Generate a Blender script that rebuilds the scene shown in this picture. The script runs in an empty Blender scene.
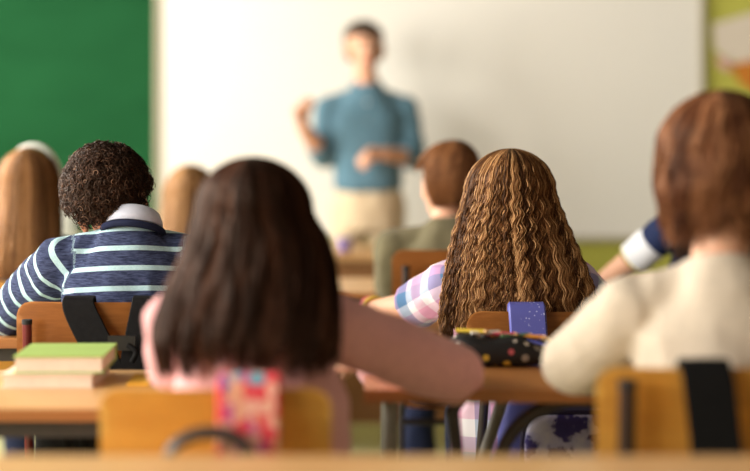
import bpy, bmesh, math, random
import numpy as np
from mathutils import Vector, Matrix, Euler, noise

random.seed(7)
RNG = np.random.default_rng(7)
SC = bpy.context.scene
COL = SC.collection

# ------------------------------------------------------------------ camera
F_PX = 1680.0            # focal length in pixels of the 750 px wide frame
CAM_H = 1.25             # seated eye height
HORIZON = 130.0
cam_d = bpy.data.cameras.new('camera')
cam_d.sensor_width = 36.0
cam_d.lens = F_PX / 750 * 36.0
cam_d.shift_y = -(235.5 - HORIZON) / 750
cam_d.clip_start = 0.05
cam_d.clip_end = 60
cam_d.dof.use_dof = True
cam_d.dof.focus_distance = 3.84
cam_d.dof.aperture_fstop = 1.05
cam = bpy.data.objects.new('camera', cam_d)
COL.objects.link(cam)
cam.location = (0, 0, CAM_H)
cam.rotation_euler = (math.pi / 2, 0, 0)
SC.camera = cam

# ------------------------------------------------------------------ world, daylight, exposure
world = bpy.data.worlds.new('world')
SC.world = world
world.use_nodes = True
world.node_tree.nodes['Background'].inputs[0].default_value = (1.0, 0.85, 0.64, 1)
world.node_tree.nodes['Background'].inputs[1].default_value = 0.22


def area(name, loc, sx, sy, power, color, rot):
    l = bpy.data.lights.new(name, 'AREA')
    l.shape = 'RECTANGLE'
    l.size, l.size_y = sx, sy
    l.energy = power
    l.color = color
    o = bpy.data.objects.new(name, l)
    COL.objects.link(o)
    o.location = loc
    o.rotation_euler = rot
    return o


WIN = [(-0.1, 1.7), (2.3, 4.1), (4.7, 6.9)]       # window openings along the left wall
WIN_Z = (0.95, 2.75)
WALL_X = -2.75
POWER = (185, 190, 222)
for i, (a, b) in enumerate(WIN):
    area('window_daylight', (WALL_X - 0.14, (a + b) / 2, sum(WIN_Z) / 2), WIN_Z[1] - WIN_Z[0], b - a, POWER[i],
         (1.0, 0.955, 0.885), (0, -math.pi / 2, 0))

SC.view_settings.view_transform = 'Standard'
SC.view_settings.look = 'None'
SC.view_settings.gamma = 1.0
SC.view_settings.use_curve_mapping = False
SC.view_settings.exposure = 0.0


# ------------------------------------------------------------------ helpers
def P(px, py, d):
    return Vector(((px - 375.0) / F_PX * d, d, CAM_H - (py - HORIZON) / F_PX * d))


def lin(c):
    c = c / 255.0
    return c / 12.92 if c <= 0.04045 else ((c + 0.055) / 1.055) ** 2.4


def rgb(r, g, b):
    return (lin(r), lin(g), lin(b), 1.0)


class NT:
    def __init__(self, name, rough=0.6, spec=0.4):
        self.m = bpy.data.materials.new(name)
        self.m.use_nodes = True
        self.t = self.m.node_tree
        self.b = self.t.nodes['Principled BSDF']
        self.b.inputs['Roughness'].default_value = rough
        self.b.inputs['Specular IOR Level'].default_value = spec

    def n(self, typ, **kw):
        nd = self.t.nodes.new(typ)
        for k, v in kw.items():
            if k.startswith('i_'):
                nd.inputs[k[2:].replace('_', ' ')].default_value = v
            else:
                setattr(nd, k, v)
        return nd

    def l(self, a, b):
        self.t.links.new(a, b)

    def ramp(self, fac, stops, interp='LINEAR'):
        r = self.n('ShaderNodeValToRGB')
        r.color_ramp.interpolation = interp
        els = r.color_ramp.elements
        while len(els) < len(stops):
            els.new(0.5)
        for e, (p, c) in zip(els, stops):
            e.position = p
            e.color = c
        self.l(fac, r.inputs[0])
        return r.outputs[0]

    def mix(self, fac, a, b, mode='MIX'):
        x = self.n('ShaderNodeMix', data_type='RGBA', blend_type=mode)
        for s, v in ((x.inputs[0], fac), (x.inputs[6], a), (x.inputs[7], b)):
            if hasattr(v, 'is_linked'):
                self.l(v, s)
            else:
                s.default_value = v
        return x.outputs[2]

    def math(self, op, a, b=0.0, c=0.0):
        x = self.n('ShaderNodeMath', operation=op)
        for s, v in zip(x.inputs, (a, b, c)):
            if hasattr(v, 'is_linked'):
                self.l(v, s)
            else:
                s.default_value = v
        return x.outputs[0]

    def coord(self, scale=(1, 1, 1), rot=(0, 0, 0)):
        c = self.n('ShaderNodeTexCoord')
        m = self.n('ShaderNodeMapping')
        m.inputs['Scale'].default_value = scale
        m.inputs['Rotation'].default_value = rot
        self.l(c.outputs['Object'], m.inputs[0])
        return m.outputs[0]

    def noise(self, vec, scale, detail=4.0, rough=0.55):
        x = self.n('ShaderNodeTexNoise')
        x.inputs['Scale'].default_value = scale
        x.inputs['Detail'].default_value = detail
        x.inputs['Roughness'].default_value = rough
        if vec is not None:
            self.l(vec, x.inputs[0])
        return x.outputs[0]

    def attr(self, name):
        return self.n('ShaderNodeAttribute', attribute_name=name)

    def color(self, c):
        if hasattr(c, 'is_linked'):
            self.l(c, self.b.inputs['Base Color'])
        else:
            self.b.inputs['Base Color'].default_value = c
        return self

    def bump(self, h, strength=0.3, dist=0.002):
        x = self.n('ShaderNodeBump')
        x.inputs['Strength'].default_value = strength
        x.inputs['Distance'].default_value = dist
        self.l(h, x.inputs['Height'])
        self.l(x.outputs[0], self.b.inputs['Normal'])
        return self


def plain(name, c, rough=0.6, spec=0.4, var=0.0, scale=8.0, metal=0.0):
    k = NT(name, rough, spec)
    k.b.inputs['Metallic'].default_value = metal
    if var:
        f = k.noise(k.coord(), scale)
        d = tuple(max(0, x * (1 - var)) for x in c[:3]) + (1,)
        e = tuple(min(1, x * (1 + var)) for x in c[:3]) + (1,)
        k.color(k.ramp(f, [(0.3, d), (0.7, e)]))
    else:
        k.color(c)
    return k.m


def wood(name, c0, c1, scale=(2.5, 30, 30), rough=0.38):
    k = NT(name, rough, 0.45)
    v = k.coord(scale)
    f = k.noise(v, 1.6, 6, 0.6)
    f2 = k.noise(k.coord((6, 160, 160)), 1.5, 3, 0.6)
    c = k.ramp(f, [(0.28, c0), (0.72, c1)])
    g = k.ramp(f2, [(0.3, (0.78, 0.75, 0.7, 1)), (0.6, (1, 1, 1, 1))])
    k.color(k.mix(0.6, c, g, 'MULTIPLY'))
    k.bump(f2, 0.08, 0.001)
    return k.m


def cloth(name, c, var=0.12, bump=0.25, rough=0.9):
    k = NT(name, rough, 0.15)
    v = k.coord()
    f = k.noise(v, 90, 3)
    d = tuple(x * (1 - var) for x in c[:3]) + (1,)
    e = tuple(min(1, x * (1 + var)) for x in c[:3]) + (1,)
    k.color(k.ramp(f, [(0.3, d), (0.7, e)]))
    k.bump(k.noise(v, 350, 2), bump, 0.0015)
    k.b.inputs['Sheen Weight'].default_value = 0.12
    return k.m


def link(name, mesh, mat=None, parent=None, smooth=True):
    o = bpy.data.objects.new(name, mesh)
    COL.objects.link(o)
    if mat is not None:
        mesh.materials.clear()
        mesh.materials.append(mat)
    if smooth:
        mesh.polygons.foreach_set('use_smooth', np.ones(len(mesh.polygons), dtype=bool))
    if parent is not None:
        o.parent = parent          # vertices are in the parent's local frame
    return o


def mesh_pd(name, v, f):
    m = bpy.data.meshes.new(name)
    m.from_pydata([tuple(x) for x in v], [], f)
    m.update()
    return m


def thing(name, label, cat, loc, group=None):
    o = bpy.data.objects.new(name, None)
    o.empty_display_size = 0.1
    COL.objects.link(o)
    o.location = loc
    return tag(o, label, cat, group)


def tag(o, label, cat, group=None):
    o['label'] = label
    o['category'] = cat
    if group:
        o['group'] = group
    return o


def bevel_mesh(bm, w, seg=3, angle=True):
    es = [e for e in bm.edges if (not angle) or (len(e.link_faces) == 2 and e.calc_face_angle(0) > 0.5)]
    bmesh.ops.bevel(bm, geom=es, offset=w, segments=seg, affect='EDGES', profile=0.5)


def bm_box(bm, lo, hi):
    x0, y0, z0 = lo
    x1, y1, z1 = hi
    vs = [bm.verts.new(p) for p in ((x0, y0, z0), (x1, y0, z0), (x1, y1, z0), (x0, y1, z0),
                                    (x0, y0, z1), (x1, y0, z1), (x1, y1, z1), (x0, y1, z1))]
    for f in ((3, 2, 1, 0), (4, 5, 6, 7), (0, 1, 5, 4), (1, 2, 6, 5), (2, 3, 7, 6), (3, 0, 4, 7)):
        bm.faces.new([vs[i] for i in f])


def box(name, lo, hi, mat, parent=None, bev=0.0, seg=3):
    bm = bmesh.new()
    bm_box(bm, lo, hi)
    if bev:
        bevel_mesh(bm, bev, seg)
    m = bpy.data.meshes.new(name)
    bm.to_mesh(m)
    bm.free()
    o = link(name, m, mat, parent, smooth=False)
    if bev:
        smooth_angle(m)
    return o


def smooth_angle(m, deg=40):
    m.polygons.foreach_set('use_smooth', np.ones(len(m.polygons), dtype=bool))
    try:
        m.set_sharp_from_angle(angle=math.radians(deg))
    except Exception:
        pass


def struct(o):
    o['kind'] = 'structure'
    return o


def catmull(pts, n):
    p = np.array([tuple(x) for x in pts], float)
    p = np.vstack([2 * p[0] - p[1], p, 2 * p[-1] - p[-2]])
    out = []
    for i in range(1, len(p) - 2):
        for t in np.linspace(0, 1, n, endpoint=False):
            a, b, c, d = p[i - 1], p[i], p[i + 1], p[i + 2]
            out.append(0.5 * (2 * b + (c - a) * t + (2 * a - 5 * b + 4 * c - d) * t ** 2 + (3 * b - a - 3 * c + d) * t ** 3))
    out.append(p[-2])
    return np.array(out)


def round_path(pts, r=0.05, n=6):
    """polyline with rounded corners, for bent tube"""
    pts = [Vector(p) for p in pts]
    out = [pts[0]]
    for i in range(1, len(pts) - 1):
        a, b, c = pts[i - 1], pts[i], pts[i + 1]
        u, w = (a - b), (c - b)
        rr = min(r, u.length * 0.49, w.length * 0.49)
        s, e = b + u.normalized() * rr, b + w.normalized() * rr
        for k in range(n + 1):
            t = k / n
            out.append((1 - t) ** 2 * s + 2 * t * (1 - t) * b + t * t * e)
    out.append(pts[-1])
    return out


def tube_geo(path, radius, sides=10, cap=True):
    p = np.array([tuple(x) for x in path], float)
    rad = np.full(len(p), radius) if np.isscalar(radius) else np.array(radius)
    T = np.gradient(p, axis=0)
    T /= np.linalg.norm(T, axis=1)[:, None] + 1e-12
    ref = np.array([0, 0, 1.0]) if abs(T[0][2]) < 0.9 else np.array([1.0, 0, 0])
    N = np.cross(T[0], ref)
    N /= np.linalg.norm(N)
    v, f = [], []
    for i in range(len(p)):
        N = N - T[i] * np.dot(N, T[i])
        N /= np.linalg.norm(N) + 1e-12
        B = np.cross(T[i], N)
        for k in range(sides):
            a = 2 * math.pi * k / sides
            v.append(p[i] + rad[i] * (math.cos(a) * N + math.sin(a) * B))
    for i in range(len(p) - 1):
        for k in range(sides):
            k2 = (k + 1) % sides
            f.append((i * sides + k, i * sides + k2, (i + 1) * sides + k2, (i + 1) * sides + k))
    if cap:
        f.append(tuple(range(sides - 1, -1, -1)))
        f.append(tuple((len(p) - 1) * sides + k for k in range(sides)))
    return v, f


def tube(name, path, radius, mat, parent=None, sides=10):
    v, f = tube_geo(path, radius, sides)
    m = mesh_pd(name, v, f)
    o = link(name, m, mat, parent)
    smooth_angle(m, 60)
    return o


def ribbon(name, path, wdir, width, thick, mat, parent=None):
    """strap: rectangular section swept along a path, wide along wdir"""
    p = np.array([tuple(x) for x in path], float)
    w = np.array(tuple(wdir), float)
    T = np.gradient(p, axis=0)
    T /= np.linalg.norm(T, axis=1)[:, None]
    v, f = [], []
    wid = np.full(len(p), width) if np.isscalar(width) else np.interp(np.linspace(0, 1, len(p)), np.linspace(0, 1, len(width)), width)
    for i in range(len(p)):
        W = w - T[i] * np.dot(w, T[i])
        W /= np.linalg.norm(W)
        N = np.cross(T[i], W)
        h, t = wid[i] / 2, thick / 2
        e = h - t * 0.7
        for a, b in ((-h, 0), (-e, -t), (e, -t), (h, 0), (e, t), (-e, t)):
            v.append(p[i] + W * a + N * b)
    s = 6
    for i in range(len(p) - 1):
        for k in range(s):
            k2 = (k + 1) % s
            f.append((i * s + k, i * s + k2, (i + 1) * s + k2, (i + 1) * s + k))
    f.append(tuple(range(s - 1, -1, -1)))
    f.append(tuple((len(p) - 1) * s + k for k in range(s)))
    m = mesh_pd(name, v, f)
    o = link(name, m, mat, parent)
    smooth_angle(m, 35)
    return o


# ---- closed pieces that are fused into one continuous surface
def g_ell(c, r, rot=None, n=18):
    v, f = [], []
    R = rot.to_matrix() if isinstance(rot, Euler) else (rot if rot is not None else Matrix.Identity(3))
    R = np.array(R)
    nu, nv = n, max(6, n // 2)
    for i in range(1, nv):
        t = math.pi * i / nv
        for k in range(nu):
            a = 2 * math.pi * k / nu
            v.append((math.sin(t) * math.cos(a) * r[0], math.sin(t) * math.sin(a) * r[1], math.cos(t) * r[2]))
    v.append((0, 0, r[2]))
    v.append((0, 0, -r[2]))
    top, bot = len(v) - 2, len(v) - 1
    for i in range(nv - 2):
        for k in range(nu):
            k2 = (k + 1) % nu
            f.append((i * nu + k, (i + 1) * nu + k, (i + 1) * nu + k2, i * nu + k2))
    for k in range(nu):
        k2 = (k + 1) % nu
        f.append((top, k, k2))
        f.append((bot, (nv - 2) * nu + k2, (nv - 2) * nu + k))
    v = np.array(v) @ R.T + np.array(tuple(c))
    return v, f


def g_cap(p0, p1, r0, r1, sides=16, flat1=False):
    """tapered capsule from p0 to p1 (flat1: straight-cut end at p1)"""
    p0, p1 = Vector(p0), Vector(p1)
    d = (p1 - p0).normalized()
    path, rad = [], []
    for k in range(6):
        a = math.pi / 2 * (k / 5.0)
        path.append(p0 - d * r0 * math.cos(a))
        rad.append(max(1e-4, r0 * math.sin(a)))
    if flat1:
        path.append(p1)
        rad.append(r1)
    else:
        for k in range(6):
            a = math.pi / 2 * (k / 5.0)
            path.append(p1 + d * r1 * math.sin(a))
            rad.append(max(1e-4, r1 * math.cos(a)))
    # rings with fixed frame
    ref = Vector((0, 0, 1)) if abs(d.z) < 0.9 else Vector((1, 0, 0))
    N = d.cross(ref).normalized()
    B = d.cross(N)
    v, f = [], []
    for c, r in zip(path, rad):
        for k in range(sides):
            a = 2 * math.pi * k / sides
            v.append(tuple(c + (N * math.cos(a) + B * math.sin(a)) * r))
    for i in range(len(path) - 1):
        for k in range(sides):
            k2 = (k + 1) % sides
            f.append((i * sides + k, i * sides + k2, (i + 1) * sides + k2, (i + 1) * sides + k))
    f.append(tuple(range(sides - 1, -1, -1)))
    f.append(tuple((len(path) - 1) * sides + k for k in range(sides)))
    return np.array(v), f


def g_chain(pts, rads, sides=14):
    return [g_cap(pts[i], pts[i + 1], rads[i], rads[i + 1], sides) for i in range(len(pts) - 1)]


def g_loft(secs, n=28, power=2.3):
    """secs: (centre, rx, ry) stacked along a spine; superellipse rings, closed ends"""
    v, f = [], []
    C = np.array([tuple(s[0]) for s in secs], float)
    T = np.gradient(C, axis=0)
    T /= np.linalg.norm(T, axis=1)[:, None]
    for (c, rx, ry), t in zip(secs, T):
        X = np.array([1.0, 0, 0])
        X = X - t * np.dot(X, t)
        X /= np.linalg.norm(X)
        Y = np.cross(t, X)
        for k in range(n):
            a = 2 * math.pi * k / n
            ca, sa = math.cos(a), math.sin(a)
            ex = math.copysign(abs(ca) ** (2 / power), ca) * rx
            ey = math.copysign(abs(sa) ** (2 / power), sa) * ry
            v.append(np.array(tuple(c)) + X * ex + Y * ey)
    m = len(secs)
    for i in range(m - 1):
        for k in range(n):
            k2 = (k + 1) % n
            f.append((i * n + k, i * n + k2, (i + 1) * n + k2, (i + 1) * n + k))
    f.append(tuple(range(n - 1, -1, -1)))
    f.append(tuple((m - 1) * n + k for k in range(n)))
    return np.array(v), f


def fuse(name, prims, voxel, smooth, mat, parent=None, wobble=0.0, wscale=14.0, stretch=(1, 1, 1), keep=None):
    V, F, off = [], [], 0
    for v, f in prims:
        V.append(np.asarray(v))
        F += [tuple(i + off for i in q) for q in f]
        off += len(v)
    m = mesh_pd(name + '_raw', np.vstack(V), F)
    bm = bmesh.new()
    bm.from_mesh(m)
    bmesh.ops.recalc_face_normals(bm, faces=bm.faces)
    bm.to_mesh(m)
    bm.free()
    t = bpy.data.objects.new('tmp', m)
    COL.objects.link(t)
    r = t.modifiers.new('r', 'REMESH')
    r.mode = 'VOXEL'
    r.voxel_size = voxel
    r.adaptivity = 0
    if smooth:
        s = t.modifiers.new('s', 'SMOOTH')
        s.factor = 0.5
        s.iterations = smooth
    dg = bpy.context.evaluated_depsgraph_get()
    out = bpy.data.meshes.new_from_object(t.evaluated_get(dg))
    out.name = name
    bpy.data.objects.remove(t)
    bpy.data.meshes.remove(m)
    if wobble:
        n = len(out.vertices)
        co = np.empty(n * 3)
        no = np.empty(n * 3)
        out.vertices.foreach_get('co', co)
        out.vertex_normals.foreach_get('vector', no)
        co = co.reshape(-1, 3)
        no = no.reshape(-1, 3)
        h = np.array([noise.noise(Vector((c[0] * wscale * stretch[0] + 5, c[1] * wscale * stretch[1] + 3.3, c[2] * wscale * stretch[2])))
                      for c in co])
        h = 1 - 2 * np.abs(h) * 1.4          # soft ridges like folds
        co = co + no * (h * wobble - wobble * 0.4)[:, None]
        out.vertices.foreach_set('co', co.ravel())
        out.update()
    return link(name, out, mat, parent)


def uv_attr(o, segs):
    """float attributes u (along a limb or the spine), v (around it) and s (which piece) for woven patterns"""
    m = o.data
    n = len(m.vertices)
    co = np.empty(n * 3)
    m.vertices.foreach_get('co', co)
    co = co.reshape(-1, 3)
    best = np.full(n, 1e9)
    U, W, S = np.zeros(n), np.zeros(n), np.zeros(n)
    for i, (p0, p1, rad, u0, ref, sid) in enumerate(segs):
        p0, p1 = np.array(tuple(p0)), np.array(tuple(p1))
        d = p1 - p0
        L = np.linalg.norm(d)
        d = d / L
        q = co - p0
        tl = q @ d
        tc = np.clip(tl, 0, L)
        dist = np.linalg.norm(q - tc[:, None] * d, axis=1) - rad
        k = dist < best
        best[k] = dist[k]
        X = np.array(ref, float)
        X = X - d * (X @ d)
        X /= np.linalg.norm(X)
        Y = np.cross(d, X)
        ang = np.arctan2(q @ Y, q @ X)
        U[k] = (u0 + tl)[k]
        W[k] = (ang * rad)[k] if sid else (q @ X)[k]
        S[k] = sid
    for nm, arr in (('u', U), ('v', W), ('s', S)):
        a = m.attributes.new(nm, 'FLOAT', 'POINT')
        a.data.foreach_set('value', arr.astype(np.float32))


# ------------------------------------------------------------------ hair
def strand_mesh(name, pts, rad, cols, mat, parent):
    """pts (N,K,3), rad (N,K), cols (N,3): thin three-sided tapering strands in one mesh"""
    N, K, _ = pts.shape
    T = np.gradient(pts, axis=1)
    T /= np.linalg.norm(T, axis=2)[..., None] + 1e-9
    ref = np.zeros_like(T)
    ref[..., 1] = 1.0
    ref[..., 0] = 0.31
    A = np.cross(T, ref)
    A /= np.linalg.norm(A, axis=2)[..., None] + 1e-9
    B = np.cross(T, A)
    V = np.empty((N, K, 3, 3), np.float32)
    for k in range(3):
        a = 2 * math.pi * k / 3 + 0.5
        V[:, :, k, :] = pts + (A * math.cos(a) + B * math.sin(a)) * rad[..., None]
    idx = np.arange(N * K * 3).reshape(N, K, 3)
    quads = []
    for k in range(3):
        k2 = (k + 1) % 3
        quads.append(np.stack([idx[:, :-1, k], idx[:, :-1, k2], idx[:, 1:, k2], idx[:, 1:, k]], -1).reshape(-1, 4))
    Q = np.vstack(quads).astype(np.int32)
    m = bpy.data.meshes.new(name)
    m.vertices.add(N * K * 3)
    m.vertices.foreach_set('co', V.ravel())
    m.loops.add(Q.size)
    m.loops.foreach_set('vertex_index', Q.ravel())
    m.polygons.add(len(Q))
    m.polygons.foreach_set('loop_start', np.arange(0, Q.size, 4, dtype=np.int32))
    m.update(calc_edges=True)
    a = m.attributes.new('col', 'FLOAT_COLOR', 'POINT')
    c = np.ones((N, K * 3, 4), np.float32)
    c[:, :, :3] = cols[:, None, :]
    a.data.foreach_set('color', c.ravel())
    return link(name, m, mat, parent)


def hair_material(name, rough=0.42, spec=0.5):
    k = NT(name, rough, spec)
    k.color(k.attr('col').outputs['Color'])
    k.b.inputs['Specular Tint'].default_value = (0.85, 0.52, 0.32, 1)
    return k.m


HAIR = hair_material('hair_strands', 0.46, 0.28)
HAIR_MATTE = hair_material('curly_hair_strands', 0.5, 0.35)


def hair_base_mat(name, c):
    k = NT(name, 0.55, 0.25)
    f = k.noise(k.coord((60, 60, 4)), 2.0, 4)
    d = tuple(x * 0.6 for x in c[:3]) + (1,)
    k.color(k.ramp(f, [(0.3, d), (0.7, c)]))
    return k.m


class Shell:
    """Outer envelope of a head of hair: rows (z, cx, rx, cy, ry), rounded dome on top."""

    def __init__(self, ztop, apex_dy, rows, M=120):
        z1, cx1, rx1, cy1, ry1 = rows[0]
        R = []
        for k in range(0, 16):
            a = math.pi / 2 * k / 16
            R.append((z1 + (ztop - z1) * math.cos(a), cx1, rx1 * math.sin(a), cy1 + apex_dy * math.cos(a), ry1 * math.sin(a)))
        R = np.array(R)
        r = np.array(rows, float)
        rr = catmull(r, 8)
        A = np.vstack([R, rr])
        s = np.concatenate([[0], np.cumsum(np.hypot(np.diff(A[:, 0]), np.diff(A[:, 2])))])
        self.len = s[-1]
        t = np.linspace(0, s[-1], M)
        self.A = np.stack([np.interp(t, s, A[:, i]) for i in range(5)], 1)
        self.M = M

    def at(self, t, th, rho):
        x = np.clip(t, 0, 1) * (self.M - 1)
        cols = [np.interp(x, np.arange(self.M), self.A[:, i]) for i in range(5)]
        z, cx, rx, cy, ry = cols
        return np.stack([cx + rx * rho * np.cos(th), cy - ry * rho * np.sin(th) * (1 + 0.28 * np.clip(-np.sin(th), 0, 1)), z], -1)

    def t_of_z(self, z):
        return float(np.interp(-z, -self.A[:, 0], np.linspace(0, 1, self.M)))


def hair_cap(name, sh, t_end, face_y, brow_z, mat, parent, origin, rho=0.93, nape_t=None):
    """solid under-layer following the shell, cut away from the face"""
    n, m = 44, 48
    v, f = [], []
    ts = np.linspace(0.004, t_end, m)
    for t in ts:
        th = np.linspace(0, 2 * math.pi, n, endpoint=False)
        p = sh.at(np.full(n, t), th, np.full(n, rho))
        for q in p:
            if q[2] < brow_z:
                q[1] = min(q[1], face_y)
            v.append(q - np.array(tuple(origin)))
    for i in range(m - 1):
        for k in range(n):
            k2 = (k + 1) % n
            f.append((i * n + k, (i + 1) * n + k, (i + 1) * n + k2, i * n + k2))
    f.append(tuple(range(n)))
    f.append(tuple((m - 1) * n + k for k in range(n - 1, -1, -1)))
    return link(name, mesh_pd(name, v, f), mat, parent)


def hair_strands(name, sh, parent, origin, n, K, tone, th_rng, t0_rng, t1_fn, locks=120, rad=0.0011, wave=None,
                 jitter=0.05, clump=0.6, face_y=None, brow_z=None, mat=None, rho_rng=(0.86, 1.03), tip=0.25, seed=1, lift=0.0, skew=0.0):
    """wave: (length in m, amplitude in m). tone: list of (rgb, weight)"""
    r = np.random.default_rng(seed)
    L_th = r.uniform(th_rng[0], th_rng[1], locks)
    L_rho = r.uniform(rho_rng[0], rho_rng[1], locks)
    L_ph = r.uniform(0, 6.28, locks)
    L_w = r.uniform(0.85, 1.18, locks)
    L_tone = r.uniform(-1, 1, locks)
    L_end = r.uniform(-1, 1, locks)
    li = r.integers(0, locks, n)
    th0 = r.uniform(th_rng[0], th_rng[1], n)
    # nearest lock in azimuth
    order = np.argsort(L_th)
    pos = np.searchsorted(L_th[order], th0)
    pos = np.clip(pos + r.integers(-1, 1, n), 0, locks - 1)
    li = order[pos]
    t0 = r.uniform(t0_rng[0], t0_rng[1], n)
    t1 = t1_fn(th0, r.uniform(-1, 1, n), L_end[li], t0)
    s = np.linspace(0, 1, K)[None, :]
    t = t0[:, None] + (t1 - t0)[:, None] * s
    rho_i = r.uniform(rho_rng[0], rho_rng[1], n)
    cl = clump * s ** 0.8
    dth = (L_th[li] - th0)[:, None]
    dth = np.clip(dth, -0.5, 0.5)
    th = th0[:, None] + dth * cl + skew * s
    rho = rho_i[:, None] * (1 - cl) + L_rho[li][:, None] * cl
    fr = r.uniform(0.8, 1.6, n)[:, None]
    th = th + jitter * np.sin(6.28 * fr * s + r.uniform(0, 6.28, n)[:, None]) * s
    rho = rho + lift * np.sin(np.pi * s)
    pts = sh.at(t.ravel(), th.ravel(), rho.ravel()).reshape(n, K, 3)
    if wave:
        wl, amp = wave
        arc = t * sh.len
        ph = L_ph[li][:, None] + 6.283 * arc / (wl * L_w[li][:, None]) + r.normal(0, 0.35, n)[:, None]
        ramp = np.clip((arc - 0.06) / 0.14, 0, 1)
        A = amp * ramp * r.uniform(0.6, 1.25, n)[:, None]
        tx, ty = -np.sin(th), -np.cos(th)
        nx, ny = np.cos(th), -np.sin(th)
        a1, a2 = A * np.sin(ph), A * 0.55 * np.cos(ph + 0.8)
        pts[..., 0] += tx * a1 + nx * a2
        pts[..., 1] += ty * a1 + ny * a2
        pts[..., 2] += 0.25 * A * np.sin(ph + 1.0)
    if face_y is not None:
        m = (pts[..., 2] < brow_z) & (pts[..., 1] > face_y)
        pts[..., 1] = np.where(m, face_y - 0.004 + 0.002 * np.sin(th * 40), pts[..., 1])
    rr = rad * r.uniform(0.7, 1.3, n)[:, None] * (1 - (1 - tip) * s ** 3)
    base = np.array([c for c, w in tone])
    w = np.array([w for c, w in tone])
    w = w / w.sum()
    mixv = np.clip((L_tone[li] + r.normal(0, 0.55, n)) * 0.5 + 0.5, 0, 0.999)
    cw = np.concatenate([[0], np.cumsum(w)])
    k = np.clip(np.searchsorted(cw, mixv) - 1, 0, len(w) - 1)
    cols = base[k] * r.uniform(0.8, 1.2, n)[:, None]
    pts = pts - np.array(tuple(origin))
    return strand_mesh(name, pts, np.broadcast_to(rr, (n, K)), cols, mat or HAIR, parent)


def tones(*cs):
    return [(np.array(rgb(*c)[:3]), w) for c, w in cs]


# ------------------------------------------------------------------ materials
M = {}
M['skin'] = NT('skin', 0.5, 0.35).color(rgb(226, 172, 140)).m
M['skin'].node_tree.nodes['Principled BSDF'].inputs['Subsurface Weight'].default_value = 0.08
M['skin'].node_tree.nodes['Principled BSDF'].inputs['Subsurface Radius'].default_value = (0.02, 0.008, 0.004)
M['skin_brown'] = NT('brown_skin', 0.5, 0.35).color(rgb(150, 92, 62)).m
M['lips'] = plain('lips', rgb(190, 105, 95), 0.45)
M['lips_brown'] = plain('brown_lips', rgb(125, 70, 60), 0.45)
M['eye'] = plain('eye_white', rgb(235, 230, 222), 0.2, 0.5)
M['iris'] = plain('iris', rgb(60, 42, 30), 0.2, 0.5)
M['ply'] = wood('varnished_plywood', rgb(214, 156, 66), rgb(232, 178, 84), (3, 18, 26), 0.35)
M['ply_brown'] = wood('brown_plywood', rgb(158, 98, 42), rgb(184, 120, 58), (3, 18, 26), 0.38)
M['desk'] = wood('desk_top_laminate', rgb(212, 160, 104), rgb(228, 182, 126), (2.0, 22, 22), 0.36)
M['desk_shaded_brown'] = wood('shaded_brown_desk_top', rgb(168, 108, 58), rgb(192, 130, 74), (2.0, 22, 22), 0.36)  # browner copy of the desk wood, with shade put into its colour
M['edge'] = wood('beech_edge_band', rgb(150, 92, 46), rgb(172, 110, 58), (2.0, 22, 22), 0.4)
M['desk_front'] = wood('brown_desk_panel', rgb(150, 104, 62), rgb(172, 122, 76), (2, 20, 20), 0.45)
M['steel_dark'] = plain('dark_painted_steel', rgb(62, 54, 50), 0.35, 0.5, 0.1, 30)
M['steel_brown'] = plain('dark_brown_painted_steel', rgb(52, 30, 18), 0.4, 0.4, 0.1, 30)
M['steel_grey'] = plain('grey_painted_steel', rgb(128, 124, 114), 0.35, 0.5, 0.1, 30)
M['steel_red'] = plain('dark_red_painted_steel', rgb(98, 26, 26), 0.35, 0.5, 0.1, 30)
M['rubber'] = plain('black_rubber', rgb(28, 27, 26), 0.7)
M['wall'] = plain('white_plaster', rgb(226, 222, 208), 0.9, 0.2, 0.03, 3)
M['lime'] = plain('lime_green_paint', rgb(192, 190, 88), 0.85, 0.2, 0.04, 2.5)
M['chalk'] = None
k = NT('green_chalkboard', 0.85, 0.12)
f = k.noise(k.coord((1.2, 1, 3.0)), 2.0, 5)
k.color(k.ramp(f, [(0.3, rgb(22, 74, 40)), (0.7, rgb(28, 84, 47))]))
M['chalk'] = k.m
M['whiteboard'] = plain('whiteboard_enamel', rgb(240, 236, 226), 0.5, 0.35, 0.01, 1.5)
M['alu'] = plain('beige_aluminium', rgb(186, 176, 150), 0.5, 0.5)
k = NT('pale_linoleum', 0.45, 0.4)
f = k.noise(k.coord(), 26, 6, 0.7)
k.color(k.ramp(f, [(0.35, rgb(186, 184, 138)), (0.65, rgb(206, 204, 162))]))
M['floor'] = k.m
M['cream_trim'] = plain('cream_skirting', rgb(225, 216, 190), 0.5)
M['black_nylon'] = cloth('black_nylon', rgb(22, 21, 21), 0.25, 0.3, 0.7)
M['black_strap'] = cloth('black_webbing', rgb(24, 23, 23), 0.2, 0.4, 0.75)
M['buckle'] = plain('black_plastic', rgb(30, 30, 31), 0.35, 0.5)
M['paper'] = plain('page_edges', rgb(226, 210, 190), 0.85, 0.2, 0.05, 40)
M['white_paper'] = plain('white_paper', rgb(240, 238, 230), 0.8, 0.2)
M['jeans'] = cloth('navy_denim', rgb(44, 52, 82), 0.25)
M['black_trousers'] = cloth('black_cotton', rgb(38, 36, 40), 0.2)
M['shoe'] = plain('dark_shoe', rgb(60, 55, 55), 0.6)
M['sole'] = plain('white_sole', rgb(215, 210, 200), 0.7)

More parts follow.
